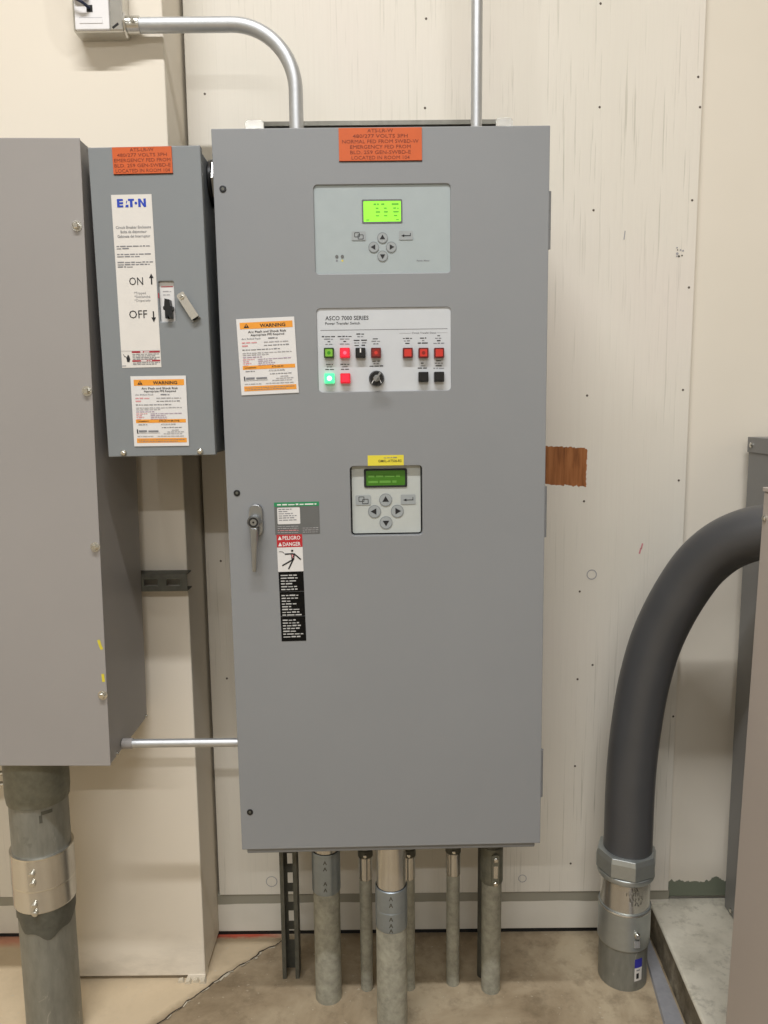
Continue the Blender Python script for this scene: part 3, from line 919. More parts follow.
for zt, lens in ((0.5725, (.86, .80, .70, .58, .74, .76)), (0.5325, (.78, .76, .40, .68, .42, .86, .80, .90)), (0.4830, (.72, .76, .84, .82, .68, .94, .80))):
    for i, l in enumerate(lens):
        t.greek(x0 + 0.0045, x0 + 0.0045 + l * 0.0415, zt - 0.0035 - 0.0056 * i, 0.0026, yy, 'ink_soft', int(zt * 1000) + i)
t.xform(rotz_about(x0, 0.65, 0.7))
t.build('lettering', dl)

# door handle
hx = -0.2500
b = MB().prism(rrect(hx - 0.0130, hx + 0.0130, 0.6500, 0.7110, 0.0125, 6), -0.009, 0.0, 'chrome')
hd = b.build('handle', ats, bevel=0.002, label='chrome lever handle with a keyed lock')
b = MB().lathe([(0.0125, -0.009), (0.0120, -0.026), (0.0105, -0.028)], 'chrome', p=(-0.2520, 0, 0.6790), axis='Y', n=28)
b.ring(-0.2520, 0.6790, 0.0062, 0.0098, -0.0283, 'dark_recess')
b.disc(-0.2520, 0.6790, 0.0062, -0.0284, 'chrome'); b.disc(-0.2520, 0.6790, 0.0022, -0.0287, 'dark_recess', 10)
b.build('lock_cylinder', hd)
b = MB().prism([(-0.2595, 0.6690), (-0.2445, 0.6690), (-0.2500, 0.5830), (-0.2585, 0.5830)], -0.026, -0.015, 'chrome')
b.build('lever', hd, bevel=0.003)

# ================================================================== BREAKER ENCLOSURE
BH = 0.5494
rot = (0, math.radians(-0.596), 0)
bb = Vector((-0.4171, -0.435, 1.5748)) - Euler(rot).to_matrix() @ Vector((0, 0, BH / 2))
brk = thing('breaker_enclosure', 'narrow grey breaker box with ON and OFF handle label', 'breaker box', bb, rot)
MB().box(-0.0955, 0.0965, 0.012, 0.235, 0.002, BH - 0.003, 'breaker_enamel').build('body', brk, bevel=0.003)
b = MB().plate([(-0.1, 0), (0.1, 0), (0.1, BH), (-0.1, BH)], [rrect(0.0118, 0.0392, 0.2448, 0.3164, 0.002, 2)], 0.0, 0.015, 'breaker_enamel')
b.build('door', brk, bevel=0.0022)
placard(brk, -0.0561, 0.0492, 0.5030, 0.5480, [('ATS-LR-W', .40), ('480/277 VOLTS 3PH', .84), ('EMERGENCY FED FROM', .95), ('BLD. 259 GEN-SWBD-E', .95), ('LOCATED IN ROOM 104', .92)],
        'orange engraved placard at the top of the breaker box door')
# white ON / OFF label
b = MB().box(-0.0635, 0.0088, -0.0006, 0, 0.1635, 0.4680, 'label_cream')
wl = b.build('instruction_label', brk, label='tall white ON and OFF label')
t = MB(); yy = -0.0010
ez0, ez1 = 0.4462, 0.4606; eh = ez1 - ez0
def ex(u): return -0.0536 + (u - 130) / 430.0 * 0.0518
def epoly(pts): t.flat([(ex(u), ez0 + v * eh) for u, v in pts], yy, 'logo_blue')
epoly([(130, 0), (165, 0), (165, 1), (130, 1)])
for v0 in (0.0, 0.38, 0.76): epoly([(165, v0), (220, v0), (220, v0 + .24), (165, v0 + .24)])
epoly([(250, 0), (298, 0), (298, .30), (258, .30)]); epoly([(262, .46), (276, .46), (282, .78), (270, .78)])
epoly([(295, .76), (385, .76), (385, 1), (295, 1)]); epoly([(322, 0), (360, 0), (360, .76), (322, .76)])
t.disc(ex(410), ez0 + .48 * eh, 0.0024, yy, 'logo_blue', 16)
epoly([(445, 0), (480, 0), (480, 1), (445, 1)]); epoly([(525, 0), (560, 0), (560, 1), (525, 1)]); epoly([(480, 1), (480, .62), (525, 0), (525, .40)])
for s, zz, w in (('Circuit Breaker Enclosure', 0.4095, 0.063), ('Boîte de disjoncteur', 0.4018, 0.047), ('Gabinete del Interruptor', 0.3940, 0.059)):
    t.text(s, -0.0270, zz, 0.0046, yy, 'ink_grey', w=w, bold=0.01)
for i, (zz, l) in enumerate(((0.3780, .060), (0.3740, .022), (0.3640, .064), (0.3600, .043), (0.3500, .064), (0.3460, .058), (0.3420, .027))):
    t.greek(-0.0595, -0.0595 + l, zz, 0.0022, yy, 'ink_grey', 100 + i)
t.text('ON', -0.0280, 0.3108, 0.0135, yy, 'ink_black', w=0.0251)
t.text('OFF', -0.0279, 0.2520, 0.0140, yy, 'ink_black', w=0.0330)
t.rect(-0.0012, 0.0012, 0.3110, 0.3240, yy, 'ink_black'); t.flat([(-0.0042, 0.3225), (0.0042, 0.3225), (0, 0.3305)], yy, 'ink_black')
t.rect(-0.0012, 0.0012, 0.2515, 0.2640, yy, 'ink_black'); t.flat([(-0.0042, 0.2530), (0, 0.2440), (0.0042, 0.2530)], yy, 'ink_black')
for s, zz, w in (('*Tripped', 0.2945, 0.021), ('*Déclenché', 0.2880, 0.029), ('*Disparado', 0.2815, 0.029)):
    t.text(s, -0.0330, zz, 0.0042, yy, 'ink_grey', w=w, align='L')
# danger block at the foot of the label
t.rect(-0.0635, 0.0088, 0.1935, 0.1940, yy, 'ink_pale')
t.rect(-0.0440, 0.0075, 0.1900, 0.1932, yy, 'label_maroon'); t.rect(-0.0440, 0.0075, 0.1740, 0.1770, yy, 'label_maroon')
t.greek(-0.0280, -0.0080, 0.1905, 0.0022, yy - 0.0003, 'ink_white', 1); t.greek(-0.0280, -0.0080, 0.1744, 0.0020, yy - 0.0003, 'ink_white', 2)
for i, zz in enumerate((0.1868, 0.1838, 0.1808, 0.1780, 0.1712, 0.1685)):
    t.greek(-0.0430, 0.0065 - 0.006 * (i % 2), zz, 0.0016, yy, 'ink_grey', 130 + i)
t.flat([(-0.0535, 0.1740), (-0.0495, 0.1735), (-0.0475, 0.1790), (-0.0490, 0.1850), (-0.0515, 0.1870), (-0.0545, 0.1800)], yy, 'ink_black')
t.bar(-0.0600, 0.1880, -0.0570, 0.1830, 0.0010, yy, 'ink_black'); t.bar(-0.0570, 0.1830, -0.0555, 0.1840, 0.0010, yy, 'ink_black'); t.bar(-0.0555, 0.1840, -0.0535, 0.1790, 0.0010, yy, 'ink_black')
t.rect(-0.0630, -0.0560, 0.1660, 0.1680, yy, 'ink_pale')
t.build('lettering', wl)
warning_label(brk, -0.0500, 0.0190, 0.1020, 0.1290, -0.4, 'ATS-LR-W-BR-SWB', 'ATS-LR-W-SWB', 'white and orange warning label on the breaker box door')
# handle window with toggle
b = MB().box(0.0118, 0.0392, 0.006, 0.013, 0.2448, 0.3164, 'label_white')
b.rect(0.0150, 0.0365, 0.3070, 0.3085, 0.0056, 'label_maroon'); b.greek(0.0175, 0.0330, 0.2985, 0.0020, 0.0056, 'ink_pale', 2); b.greek(0.0175, 0.0330, 0.2925, 0.0020, 0.0056, 'ink_pale', 3)
hw = b.build('handle_window', brk, label='white breaker face in the door cut-out')
b = MB().prism([(0.0235, 0.2500), (0.0275, 0.2500), (0.0285, 0.2570), (0.0305, 0.2500), (0.0350, 0.2500), (0.0345, 0.2640), (0.0368, 0.2660), (0.0368, 0.2710), (0.0335, 0.2715), (0.0325, 0.2830), (0.0240, 0.2850), (0.0225, 0.2715), (0.0205, 0.2705), (0.0205, 0.2655), (0.0235, 0.2640)], -0.010, 0.006, 'black_plastic')
b.build('toggle', hw, label='black breaker toggle')
MB().rect(0.0105, 0.0122, 0.2870, 0.2960, -0.0006, 'label_maroon').build('trip_flag', hw)
# swinging hasp
s = MB()
s.prism(rrect(-0.0075, 0.0075, -0.046, 0.008, 0.003), -0.008, -0.0055, 'bright_zinc')
s.prism([(-0.0075, -0.046), (0.0075, -0.046), (0.0075, -0.043), (-0.0075, -0.043)], -0.008, -0.0004, 'bright_zinc')
s.lathe([(0.0042, -0.008), (0.0042, -0.0100), (0.0030, -0.0108)], 'screw_steel', axis='Y', n=16)
s.lathe([(0.0060, 0.0), (0.0060, -0.0055)], 'bright_zinc', axis='Y', n=16)
s.rect(-0.0025, 0.0025, -0.0005, 0.0005, -0.0111, 'dark_recess')
s.xform(Matrix.Translation((0.0552, 0, 0.2868)) @ Matrix.Rotation(math.radians(-31), 4, 'Y'))
s.build('hasp', brk, label='swivelling zinc padlock hasp')
for x in (-0.0712, 0.0720):
    b = MB().lathe([(0.0060, 0.0), (0.0060, -0.002), (0.0045, -0.0042), (0.0015, -0.005)], 'screw_steel', p=(x, 0, 0.0075), axis='Y', n=16)
    b.build('door_screw', brk)
# hub and locknut joining the enclosure to the cabinet beside it
b = MB().lathe([(0.030, 0.0955), (0.030, 0.1125)], 'black_plastic', p=(0, 0.098, 0.510), axis='X', n=28)
b.lathe([(0.041, 0.0966), (0.043, 0.0985), (0.043, 0.1030), (0.041, 0.1050)], 'black_plastic', p=(0, 0.098, 0.510), axis='X', n=28)
b.lathe([(0.0435, 0.1052), (0.0435, 0.1085)], 'bright_zinc', p=(0, 0.098, 0.510), axis='X', n=8, flat=True)
b.build('conduit_nipple', brk, label='black bushing and zinc locknut')
brk['label'] = 'narrow grey breaker box with ON and OFF label'

# ================================================================== WIREWAY CABINET ON THE LEFT
rot = (0, math.radians(0.62), 0)
wz = 0.6914
wir = thing('wireway_cabinet', 'wide grey steel wireway cabinet cut off by the left edge', 'electrical cabinet', (-0.5435, -0.44, wz), rot)
WH = 1.172
MB().box(-0.60, -0.0015, 0.0035, 0.242, 0.001, WH - 0.001, 'wireway_enamel').build('body', wir, bevel=0.002)
MB().box(-0.60, 0.0, 0.0, 0.003, 0.0, WH, 'wireway_enamel').build('cover', wir, bevel=0.0012)
im = (Matrix.Translation((-0.5435, -0.44, wz)) @ Euler(rot).to_matrix().to_4x4()).inverted()
for x, z in ((-0.5451, 1.7136), (-0.5451, 1.4214), (-0.5460, 1.1295), (-0.5480, 0.8373)):
    q = im @ Vector((x, -0.44, z))
    b = MB().lathe([(0.0095, 0.0), (0.0095, -0.001)], 'bright_zinc', p=(min(q.x, -0.0085), 0, q.z), axis='Y', n=18)
    b.lathe([(0.0062, -0.001), (0.0062, -0.007), (0.0045, -0.0085)], 'screw_steel', p=(min(q.x, -0.0085), 0, q.z), axis='Y', n=6, flat=True)
    b.build('cover_screw', wir)
for yy_, zz_ in ((0.2300, 0.008), (0.0390, 0.008), (0.0450, WH - 0.006)):
    b = MB().lathe([(0.0040, -0.0015), (0.0040, 0.0022), (0.0022, 0.0036)], 'screw_steel', p=(0, yy_, zz_), axis='X', n=14)
    b.build('side_screw', wir)
for pts in (((-0.5520, 0.9480), (-0.5495, 0.9370), (-0.5465, 0.9290)), ((-0.5480, 0.8800), (-0.5470, 0.8640))):
    b = MB()
    loc = [im @ Vector((x, -0.44, z)) for x, z in pts]
    for a, c in zip(loc, loc[1:]):
        b.bar(a.x, a.z, c.x, c.z, 0.0055, -0.0004, 'crayon_yellow')
    b.build('crayon_mark', wir, label='yellow crayon mark')

# ================================================================== CONDUITS, BOXES, STRUTS
def pipe(name, label, cat, x, y, group=None):
    return thing(name, label, cat, (x, y, 0), group=group)

# device box high on the pier
BX0, BX1, BZ0, BYF = -0.6190, -0.5170, 2.1452, -0.2025
jb = thing('device_box', 'small zinc wall box with a white plastic cover and blue cable', 'junction box', (-0.568, CY, BZ0))
b = MB().box(-0.051, 0.051, BYF - CY, -0.0005, 0, 0.108, 'bright_zinc')
b.build('box', jb, bevel=0.004)
b = MB().prism(rrect(-0.0440, 0.0250, 0.0010, 0.102, 0.003), BYF - CY - 0.007, BYF - CY, 'white_plastic')
cv = b.build('cover', jb, bevel=0.0015, label='white plastic cover')
b = MB().prism(rrect(-0.0345, 0.0120, 0.0125, 0.0220, 0.001, 2), BYF - CY - 0.0080, BYF - CY - 0.007, 'white_plastic')
b.rect(-0.0345, 0.0120, 0.0222, 0.0230, BYF - CY - 0.0083, 'ink_pale')
b.build('latch_plate', cv)
b = MB().box(-0.0190, -0.0070, BYF - CY - 0.0076, BYF - CY - 0.0072, 0.0335, 0.0465, 'dark_recess').build('cable_port', cv)
b = MB().prism(rrect(-0.0430, -0.0130, 0.0540, 0.082, 0.004), BYF - CY - 0.017, BYF - CY - 0.007, 'white_plastic').build('jack_block', cv, bevel=0.002)
b = MB().bar(0.0290, 0.0065, 0.0410, 0.0150, 0.004, BYF - CY - 0.0006, 'dark_recess').build('slot', jb)
cb = MB().tube(catmull([(-0.5810, -0.2120, 2.1852), (-0.5900, -0.2250, 2.1900), (-0.6080, -0.2280, 2.1990), (-0.6280, -0.2250, 2.2120), (-0.6480, -0.2150, 2.2400), (-0.6600, -0.200, 2.3000), (-0.6620, -0.1700, 2.42), (-0.6620, -0.1650, 2.70), (-0.6620, -0.1650, 2.998)], 8), 0.0030, 'cable_blue', n=10)
tag(cb.build('cable'), 'thin dark blue cable plugged into the white box cover', 'cable')

# bent conduit from the device box to the cabinet top
zc, yc, r = 2.1637, -0.186, 0.0147
xe = -0.1735
R_ = 0.128
path = [(-0.517, yc, zc), (xe - R_ - 0.01, yc, zc)]
for i in range(0, 19):
    a = math.radians(90 - 5 * i)
    path.append((xe - R_ + R_ * math.cos(a), yc, zc - R_ + R_ * math.sin(a)))
path.append((xe + 0.0, yc, 1.890))
cd = thing('bent_conduit', 'bright steel conduit bending from the wall box down to the cabinet', 'conduit', (xe, yc, 1.890))
mt = Matrix.Translation((-xe, -yc, -1.890))
MB().tube(path, r, 'emt_steel', n=28).xform(mt).build('tube', cd)
b = MB().lathe([(0.0175, -0.5168), (0.0175, -0.488), (0.0165, -0.487)], 'bright_zinc', p=(0, yc, zc), axis='X', n=24)
b.lathe([(0.024, -0.5165), (0.024, -0.5125)], 'bright_zinc', p=(0, yc, zc), axis='X', n=8, flat=True)
b.lathe([(0.004, -0.0250), (0.004, -0.0150), (0.003, -0.0140)], 'screw_steel', p=(-0.497, yc, zc), axis='Y', n=10)
b.xform(mt).build('connector', cd)
MB().lathe([(0.0175, 1.8905), (0.0175, 1.925), (0.0165, 1.926)], 'bright_zinc', p=(xe, yc, 0), n=24).xform(mt).build('connector', cd)

# straight vertical conduit above the cabinet
cd = thing('vertical_conduit', 'slim straight steel conduit rising from the cabinet top', 'conduit', (0.1995, -0.186, 1.890))
MB().lathe([(0.0117, 0.0), (0.0117, RZ1 - 1.891)], 'emt_steel', n=24).build('tube', cd)
MB().lathe([(0.0145, 0.001), (0.0145, 0.034), (0.0136, 0.035)], 'bright_zinc', n=24).build('connector', cd)

# strut channels
def strut(mbd, L, w=0.041, d=0.041, mat='strut_steel', slots=None, slot_mat='dark_recess', t=0.0026):
    """channel along +Z from 0 to L, open towards -Y, back at y=0"""
    mbd.box(-w / 2, -w / 2 + t, -d, 0, 0, L, mat); mbd.box(w / 2 - t, w / 2, -d, 0, 0, L, mat)
    if slots:
        ws = 0.007
        mbd.box(-w / 2 + t, -ws, -t, 0, 0, L, mat); mbd.box(ws, w / 2 - t, -t, 0, 0, L, mat)
        z = 0.0
        for (a, c) in slots:
            mbd.box(-ws, ws, -t, 0, z, a, mat); z = c
        mbd.box(-ws, ws, -t, 0, z, L, mat)
    else:
        mbd.box(-w / 2 + t, w / 2 - t, -t, 0, 0, L, mat)
    for s in (-1, 1):
        xa, xb = sorted((s * (w / 2 - t), s * (w / 2 - 0.0095)))
        mbd.box(xa, xb, -d, -d + t, 0, L, mat)
        xa, xb = sorted((s * (w / 2 - 0.0095), s * (w / 2 - 0.0095 + t)))
        mbd.box(xa, xb, -d + t, -d + 0.008, 0, L, mat)
    return mbd
# vertical length under the cabinet
sl = [(0.075 + 0.0508 * i, 0.075 + 0.0508 * i + 0.029) for i in range(8)]
b = strut(MB(), 0.470, slots=sl, mat='dark_steel')
o = b.build('strut_channel'); o.location = (-0.239, -0.118, 0.0)
tag(o, 'dark vertical slotted strut channel standing below the large cabinet', 'strut channel')
# horizontal rail behind the top of the cabinet
b = strut(MB(), 0.58).xform(Matrix.Rotation(math.radians(90), 4, 'Y'))
o = b.build('strut_channel'); o.location = (-0.285, -0.0065, 2.004)
tag(o, 'horizontal strut channel on the wall behind the large cabinet top', 'strut channel')
# horizontal rail on the pier, slotted back towards the room
sl = [(0.012 + 0.052 * i, 0.012 + 0.052 * i + 0.032) for i in range(7)]
b = MB()
Ls = 0.362
b.box(0, Ls, -0.041, -0.0384, -0.0205, 0.0205, 'strut_steel') if False else None
w = 0.0395
t_ = 0.0026
ws = 0.0075
b.box(0, Ls, -0.040, -0.040 + t_, -w / 2, -ws, 'dark_steel'); b.box(0, Ls, -0.040, -0.040 + t_, ws, w / 2, 'dark_steel')
xx = 0.0
for i in range(7):
    s0_, s1_ = Ls - 0.046 - 0.050 * i, Ls - 0.016 - 0.050 * i
    if s0_ < 0: break
    b.box(s1_, (Ls if i == 0 else Ls - 0.046 - 0.050 * (i - 1)), -0.040, -0.040 + t_, -ws, ws, 'dark_steel')
    last = s0_
b.box(0, last, -0.040, -0.040 + t_, -ws, ws, 'dark_steel')
b.box(0, Ls, -0.040 + t_, -0.0005, w / 2 - t_, w / 2, 'dark_steel'); b.box(0, Ls, -0.040 + t_, -0.0005, -w / 2, -w / 2 + t_, 'dark_steel')
o = b.build('strut_channel'); o.location = (-0.802, CY, 1.0045)
tag(o, 'short horizontal slotted strut channel on the pier below the breaker box', 'strut channel')

# horizontal conduit between the wireway and the cabinet
cd = thing('horizontal_conduit', 'thin horizontal steel conduit joining the two larger cabinets low down', 'conduit', (-0.5435, -0.367, 0.7050))
MB().lathe([(0.0088, 0.0), (0.0088, 0.246)], 'emt_steel', axis='X', n=22).build('tube', cd)
MB().lathe([(0.0108, 0.0005), (0.0108, 0.020), (0.0098, 0.021)], 'wireway_enamel', axis='X', n=22).build('connector', cd)

# conduits between the cabinet base and the floor
ZB = 0.4705
def set_screw(b, x, y, z, r, mat='screw_steel', l=0.006, rr_=0.0045):
    return b.lathe([(rr_, y - r), (rr_, y - r - l * 0.8), (rr_ * 0.7, y - r - l)], mat, p=(x, 0, z), axis='Y', n=12)
GRP = 'floor conduits below the large cabinet'
# two-inch pipe with blue-zinc coupling, second from the strut
c1 = thing('floor_conduit', 'thick weathered conduit with blue zinc coupling, nearest the vertical strut', 'conduit', (-0.1425, -0.215, 0), group=GRP)
MB().lathe([(0.0310, 0.0), (0.0310, 0.284)], 'weathered_steel', n=32).build('pipe', c1)
MB().lathe([(0.0300, 0.37), (0.0300, ZB)], 'bright_zinc', n=32).build('sleeve', c1)
b = MB().lathe([(0.0322, 0.277), (0.0330, 0.279), (0.0330, 0.375), (0.0322, 0.377)], 'blue_zinc', n=32)
b.lathe([(0.0322, 0.377), (0.0301, 0.3775)], 'dark_recess', n=32, cap=(False, False))
cpl = b.build('coupling', c1, label='blue zinc coupling')
b = MB()
for zz in (0.360, 0.345, 0.309, 0.293):
    b.bar(-0.0036, zz - 0.0045, 0.0, zz + 0.0045, 0.0018, -0.0333, 'dark_steel'); b.bar(0.0036, zz - 0.0045, 0.0, zz + 0.0045, 0.0018, -0.0333, 'dark_steel'); b.bar(-0.002, zz - 0.001, 0.002, zz - 0.001, 0.0014, -0.0334, 'dark_steel')
b.build('stamped_mark', cpl)
# front pipe
c2 = thing('floor_conduit', 'thickest front conduit with bright sleeve and grey label coupling', 'conduit', (0.0075, -0.335, 0), group=GRP)
MB().lathe([(0.0336, 0.0), (0.0336, 0.28)], 'weathered_steel', n=36).build('pipe', c2)
MB().lathe([(0.0316, 0.36), (0.0316, ZB)], 'bright_zinc', n=36).build('sleeve', c2, label='bright zinc sleeve')
b = MB().lathe([(0.0340, 0.272), (0.0345, 0.274), (0.0345, 0.316), (0.0340, 0.317), (0.0345, 0.318), (0.0345, 0.3655), (0.0332, 0.367)], 'blue_zinc', n=36)
b.lathe([(0.0332, 0.367), (0.0318, 0.3675)], 'dark_recess', n=36, cap=(False, False))
cpl = b.build('coupling', c2)
b = MB()
for zz in (0.353, 0.338, 0.306, 0.291, 0.279):
    b.bar(-0.0046, zz - 0.0045, -0.001, zz + 0.0045, 0.0018, -0.0348, 'dark_steel'); b.bar(0.0026, zz - 0.0045, -0.001, zz + 0.0045, 0.0018, -0.0348, 'dark_steel'); b.bar(-0.003, zz - 0.001, 0.001, zz - 0.001, 0.0014, -0.0349, 'dark_steel')
b.build('stamped_mark', cpl)
# three slim pipes
def slim(x, y, rr_, label):
    c = thing('floor_conduit', label, 'conduit', (x, y, 0), group=GRP)
    MB().lathe([(rr_, 0.0), (rr_, 0.292)], 'weathered_steel', n=22).build('pipe', c)
    MB().lathe([(rr_ - 0.001, 0.36), (rr_ - 0.001, ZB)], 'weathered_steel', n=22).build('pipe', c)
    b = MB().lathe([(rr_ + 0.0008, 0.286), (rr_ + 0.0014, 0.288), (rr_ + 0.0014, 0.343)], 'bright_zinc', n=22)
    b.lathe([(rr_ + 0.0026, 0.343), (rr_ + 0.0026, 0.360), (rr_, 0.362)], 'dark_steel', n=22)
    set_screw(b, 0.0, 0.0, 0.352, rr_ + 0.002, l=0.006)
    b.build('connector', c, label='bright zinc connector')
slim(-0.0520, -0.190, 0.0148, 'slim conduit just left of the thickest front conduit')
slim(0.0500, -0.190, 0.0140, 'slim conduit half hidden to the right of the thickest front conduit')
slim(0.1560, -0.176, 0.0158, 'slim conduit standing alone between the thickest conduit and the clamped one')
# pipe with clamp strap at the right
c5 = thing('floor_conduit', 'medium dark conduit with a bolted clamp, rightmost under the cabinet', 'conduit', (0.2450, -0.196, 0), group=GRP)
MB().lathe([(0.0225, 0.0), (0.0230, 0.10), (0.0236, 0.30)], 'weathered_steel', n=28).build('pipe', c5)
MB().lathe([(0.0236, 0.37), (0.0236, ZB)], 'dark_steel', n=28).build('pipe', c5)
b = MB().lathe([(0.0250, 0.281), (0.0260, 0.284), (0.0260, 0.366), (0.0248, 0.370)], 'old_zinc', n=28)
cl = b.build('clamp', c5, label='bolted zinc clamp')
b = MB().prism(rrect(-0.0040, 0.0130, 0.285, 0.362, 0.006), -0.0310, -0.022, 'old_zinc')
for zz in (0.352, 0.293):
    set_screw(b, 0.0045, 0.0, zz, 0.0310, l=0.007, rr_=0.0058)
b.box(0.0, 0.0095, -0.0318, -0.0310, 0.305, 0.335, 'bright_zinc')
b.build('clamp_bolt_plate', cl)
c6 = thing('floor_conduit', 'dark slim conduit half hidden behind the clamped pipe', 'conduit', (0.2330, -0.150, 0), group=GRP)
MB().lathe([(0.0150, 0.0), (0.0150, ZB)], 'dark_steel', n=20).build('pipe', c6)

# ---- big conduit below the wireway
bx, by = -0.7480, -0.320
bigc = thing('riser_conduit', 'thick grey riser conduit below the wireway on the left', 'conduit', (bx, by, 0))
zt = 0.6900
MB().lathe([(0.0575, 0.0), (0.0575, 0.372)], 'rigid_steel', n=48).build('lower_pipe', bigc)
MB().lathe([(0.0595, 0.40), (0.0595, zt - 0.06)], 'rigid_steel', n=48).build('upper_pipe', bigc)
b = MB().lathe([(0.0612, 0.566), (0.0628, 0.567), (0.0650, 0.586), (0.0650, zt - 0.001)], 'old_zinc', n=48)
hub = b.build('top_hub', bigc)
b = MB()
for zz in (0.628, 0.604):
    b.lathe([(0.0055, 0.064), (0.0055, 0.073), (0.004, 0.0745)], 'screw_steel', p=(0, 0, 0), axis='X', n=12)
    s0 = len(b.v) - 0
b = MB()
for zz in (0.628, 0.604):
    q = MB().lathe([(0.0055, 0.062), (0.0055, 0.073), (0.004, 0.0745)], 'screw_steel', axis='X', n=12)
    q.xform(Matrix.Translation((0, 0, zz)) @ Matrix.Rotation(math.radians(194), 4, 'Z'))
    b.add(q.v, q.f, 'screw_steel')
b.build('hub_screw', hub)
b = MB().lathe([(0.0632, 0.335), (0.0638, 0.337), (0.0638, 0.385), (0.0630, 0.386), (0.0645, 0.3875), (0.0645, 0.456), (0.0640, 0.4575), (0.0596, 0.4580)], 'bright_zinc', n=48)
b.lathe([(0.0648, 0.4545), (0.0650, 0.456), (0.0648, 0.4575)], 'screw_steel', n=48)
b.lathe([(0.0645, 0.3845), (0.0648, 0.386), (0.0645, 0.3875)], 'screw_steel', n=48)
cp2 = b.build('compression_coupling', bigc, label='bright zinc coupling with set screws')
for zz in (0.428, 0.407, 0.358, 0.340):
    b = MB()
    set_screw(b, 0, 0, 0, 0.063, l=0.009, rr_=0.0062)
    b.xform(Matrix.Translation((0, 0, zz)) @ Matrix.Rotation(math.radians(6), 4, 'Z'))
    b.build('set_screw', cp2)
# tape wrapped under the coupling
b = MB()
n = 48
ringA, ringB = [], []
for i in range(n):
    a = 2 * math.pi * i / n
    za = 0.340 + 0.006 * math.sin(3 * a + 1); zb_ = 0.288 + 0.014 * math.sin(2 * a + 0.6) + 0.006 * math.sin(7 * a)
    ra = 0.0615 + 0.0012 * math.sin(5 * a); rb = 0.0590 + 0.0012 * math.sin(6 * a)
    ringA.append((ra * math.cos(a), ra * math.sin(a), za)); ringB.append((rb * math.cos(a), rb * math.sin(a), zb_))
b.add(ringA + ringB, [(i, (i + 1) % n, n + (i + 1) % n, n + i) for i in range(n)], 'dark_steel', True)
ringC = [(x * 0.975, y * 0.975, z) for x, y, z in ringB]
b.add(ringB + ringC, [(i, (i + 1) % n, n + (i + 1) % n, n + i) for i in range(n)], 'dark_steel', True)
b.build('tape_wrap', bigc, label='dark grey tape wrap')
# peeled label scraps on the upper pipe
b = MB()
for a0, a1, z0, z1 in ((-62, -40, 0.552, 0.560), (-66, -60, 0.535, 0.552)):
    m_ = 6
    v = []
    for i in range(m_ + 1):
        a = math.radians(a0 + (a1 - a0) * i / m_)
        v += [(0.0602 * math.cos(a), 0.0602 * math.sin(a), z0), (0.0602 * math.cos(a), 0.0602 * math.sin(a), z1)]
    b.add(v, [(2 * i, 2 * i + 2, 2 * i + 3, 2 * i + 1) for i in range(m_)], 'dark_steel', True)
b.build('label_scrap', bigc)

# ---- big elbow on the right
ex_, ey_ = 0.5735, -0.155
elb = thing('elbow_conduit', 'big dark grey plastic elbow conduit rising from the floor beside the pad', 'conduit', (ex_, ey_, 0))
pts = [(0.575, -0.155, 0.27), (0.5773, -0.155, 0.3408), (0.5774, -0.155, 0.5359), (0.592, -0.1593, 0.7053), (0.6041, -0.1666, 0.785), (0.6165, -0.1739, 0.8467), (0.639, -0.1912, 0.924), (0.6677, -0.2159, 0.9994), (0.6901, -0.2391, 1.0476), (0.7174, -0.2667, 1.0865), (0.7451, -0.2956, 1.1115), (0.7732, -0.3218, 1.126), (0.83, -0.3735, 1.1425)]
# even the path out
P = catmull(pts, 6)
for _ in range(8):
    P = [P[0]] + [(P[i - 1] + P[i] * 2 + P[i + 1]) / 4 for i in range(1, len(P) - 1)] + [P[-1]]
MB().tube(P, 0.0562, 'pvc_grey', n=48).xform(Matrix.Translation((-ex_, -ey_, 0))).build('elbow', elb)
d_ = (P[-1] - P[-3]).normalized()
MB().lathe([(0.0570, 0.0), (0.0570, 0.160), (0.0550, 0.162)], 'rigid_steel', n=48).build('floor_stub', elb)
b = MB().lathe([(0.0600, 0.104), (0.0612, 0.107), (0.0612, 0.196), (0.0600, 0.199)], 'nut_zinc', n=48)
b.lathe([(0.0613, 0.193), (0.0622, 0.1955), (0.0613, 0.198)], 'bright_zinc', n=48, cap=(False, False))
cp3 = b.build('set_screw_coupling', elb, label='zinc set screw coupling')
b = MB()
set_screw(b, 0.012, 0, 0.150, 0.060, l=0.008, rr_=0.0070)
b.box(0.005, 0.019, -0.0630, -0.056, 0.118, 0.136, 'bright_zinc')
b.build('set_screw', cp3)
b = MB().lathe([(0.0575, 0.198), (0.0575, 0.280)], 'bright_zinc', n=48)
adp = b.build('adapter', elb, label='bright zinc adapter')
b = MB()
rr = random.Random(11)
for i, (zz, a0, cnt) in enumerate(((0.262, -92, 3), (0.250, -104, 5), (0.238, -96, 5), (0.226, -90, 4))):
    for j in range(cnt):
        a = math.radians(a0 + j * 7)
        cx, cz = 0.0580 * math.cos(a), zz + rr.uniform(-.002, .002)
        for s in range(2):
            u0, v0 = rr.uniform(-.003, .003), rr.uniform(-.006, -.002); u1, v1 = rr.uniform(-.003, .003), rr.uniform(.002, .006)
            b.bar(cx + u0, cz + v0, cx + u1 + 0.0003, cz + v1 + 0.0003, 0.0011, 0.0580 * math.sin(a) - 0.0004, 'smudge_dark')
b.build('marker_scribble', adp)
b = MB().lathe([(0.0640, 0.272), (0.0668, 0.276), (0.0668, 0.286), (0.0640, 0.2875)], 'nut_zinc', n=48)
b.lathe([(0.0665, 0.2878), (0.0715, 0.2905), (0.0715, 0.324), (0.0680, 0.336), (0.0600, 0.337)], 'nut_zinc', n=8, flat=True, twist=math.radians(-90 + 0.0))
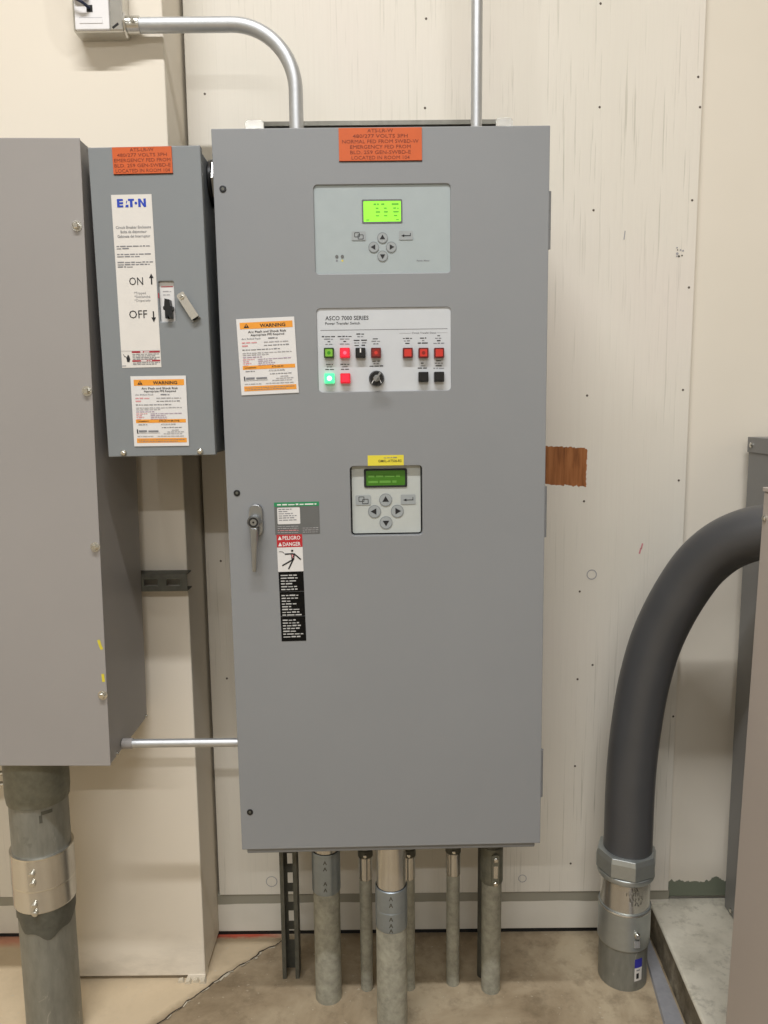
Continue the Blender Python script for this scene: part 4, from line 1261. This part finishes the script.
b.build('hex_nut', elb, bevel=0.001, label='eight-sided zinc compression nut')
b = MB()
m_ = 6
def wrap(a0, a1, z0, z1, mat, rr_=0.0575):
    v = []
    for i in range(m_ + 1):
        a = math.radians(a0 + (a1 - a0) * i / m_)
        v += [(rr_ * math.cos(a), rr_ * math.sin(a), z0), (rr_ * math.cos(a), rr_ * math.sin(a), z1)]
    b.add(v, [(2 * i, 2 * i + 2, 2 * i + 3, 2 * i + 1) for i in range(m_)], mat, True)
wrap(-79, -58, 0.060, 0.083, 'sticker_blue'); wrap(-79, -58, 0.026, 0.060, 'label_cream'); wrap(-74, -67, 0.032, 0.046, 'ink_black', 0.0578); wrap(-74, -64, 0.052, 0.055, 'ink_grey', 0.0578)
b.build('sticker', elb, label='small blue and white sticker')
b = MB().lathe([(0.0640, 0.8775), (0.0640, 0.866), (0.0575, 0.862), (0.0575, 0.815)], 'rigid_steel', p=(0 - ex_, -0.376 - ey_, 1.1435), axis='X', n=32)
b.build('lock_ring', elb)

# ---- cabinets at the right edge
fx = 0.8785
far = thing('steel_cabinet', 'dark grey metal wall cabinet behind the elbow, its top flange screwed', 'electrical cabinet', (fx + 0.21, -0.02, 0.085))
MB().box(-0.2085, 0.2085, -0.470, 0.0, 0.0, 1.190, 'right_enamel').build('body', far, bevel=0.002)
MB().box(-0.2115, 0.2115, -0.473, 0.002, 1.186, 1.223, 'right_enamel').build('top_flange', far, bevel=0.0015)
for y in (-0.022, -0.42):
    b = MB().lathe([(0.0060, -0.2115), (0.0060, -0.2145), (0.004, -0.2165)], 'screw_steel', p=(0, y, 1.204), axis='X', n=14)
    b.build('flange_screw', far)
    b = MB().lathe([(0.0060, -0.2085), (0.0060, -0.2125), (0.004, -0.2140)], 'screw_steel', p=(0, y - 0.02, 0.016), axis='X', n=14)
    b.build('side_screw', far)
rotn = (0, math.radians(0.9), 0)
nearc = thing('floor_cabinet', 'mauve grey metal cabinet at the right edge, nearest the camera', 'electrical cabinet', (0.6405, -0.55, 0.085), rotn)
MB().box(0.0, 0.62, -0.56, 0.0, 0.001, 1.150, 'mauve_enamel').build('body', nearc, bevel=0.003)
MB().box(-0.0015, 0.621, -0.5615, 0.0015, 1.1505, 1.158, 'mauve_enamel').build('top_cover', nearc, bevel=0.001)
for z in (0.12, 1.105):
    b = MB().lathe([(0.0055, 0.0), (0.0055, -0.0030), (0.0035, -0.0045)], 'screw_steel', p=(0, -0.012, z), axis='X', n=14)
    b.build('side_screw', nearc)
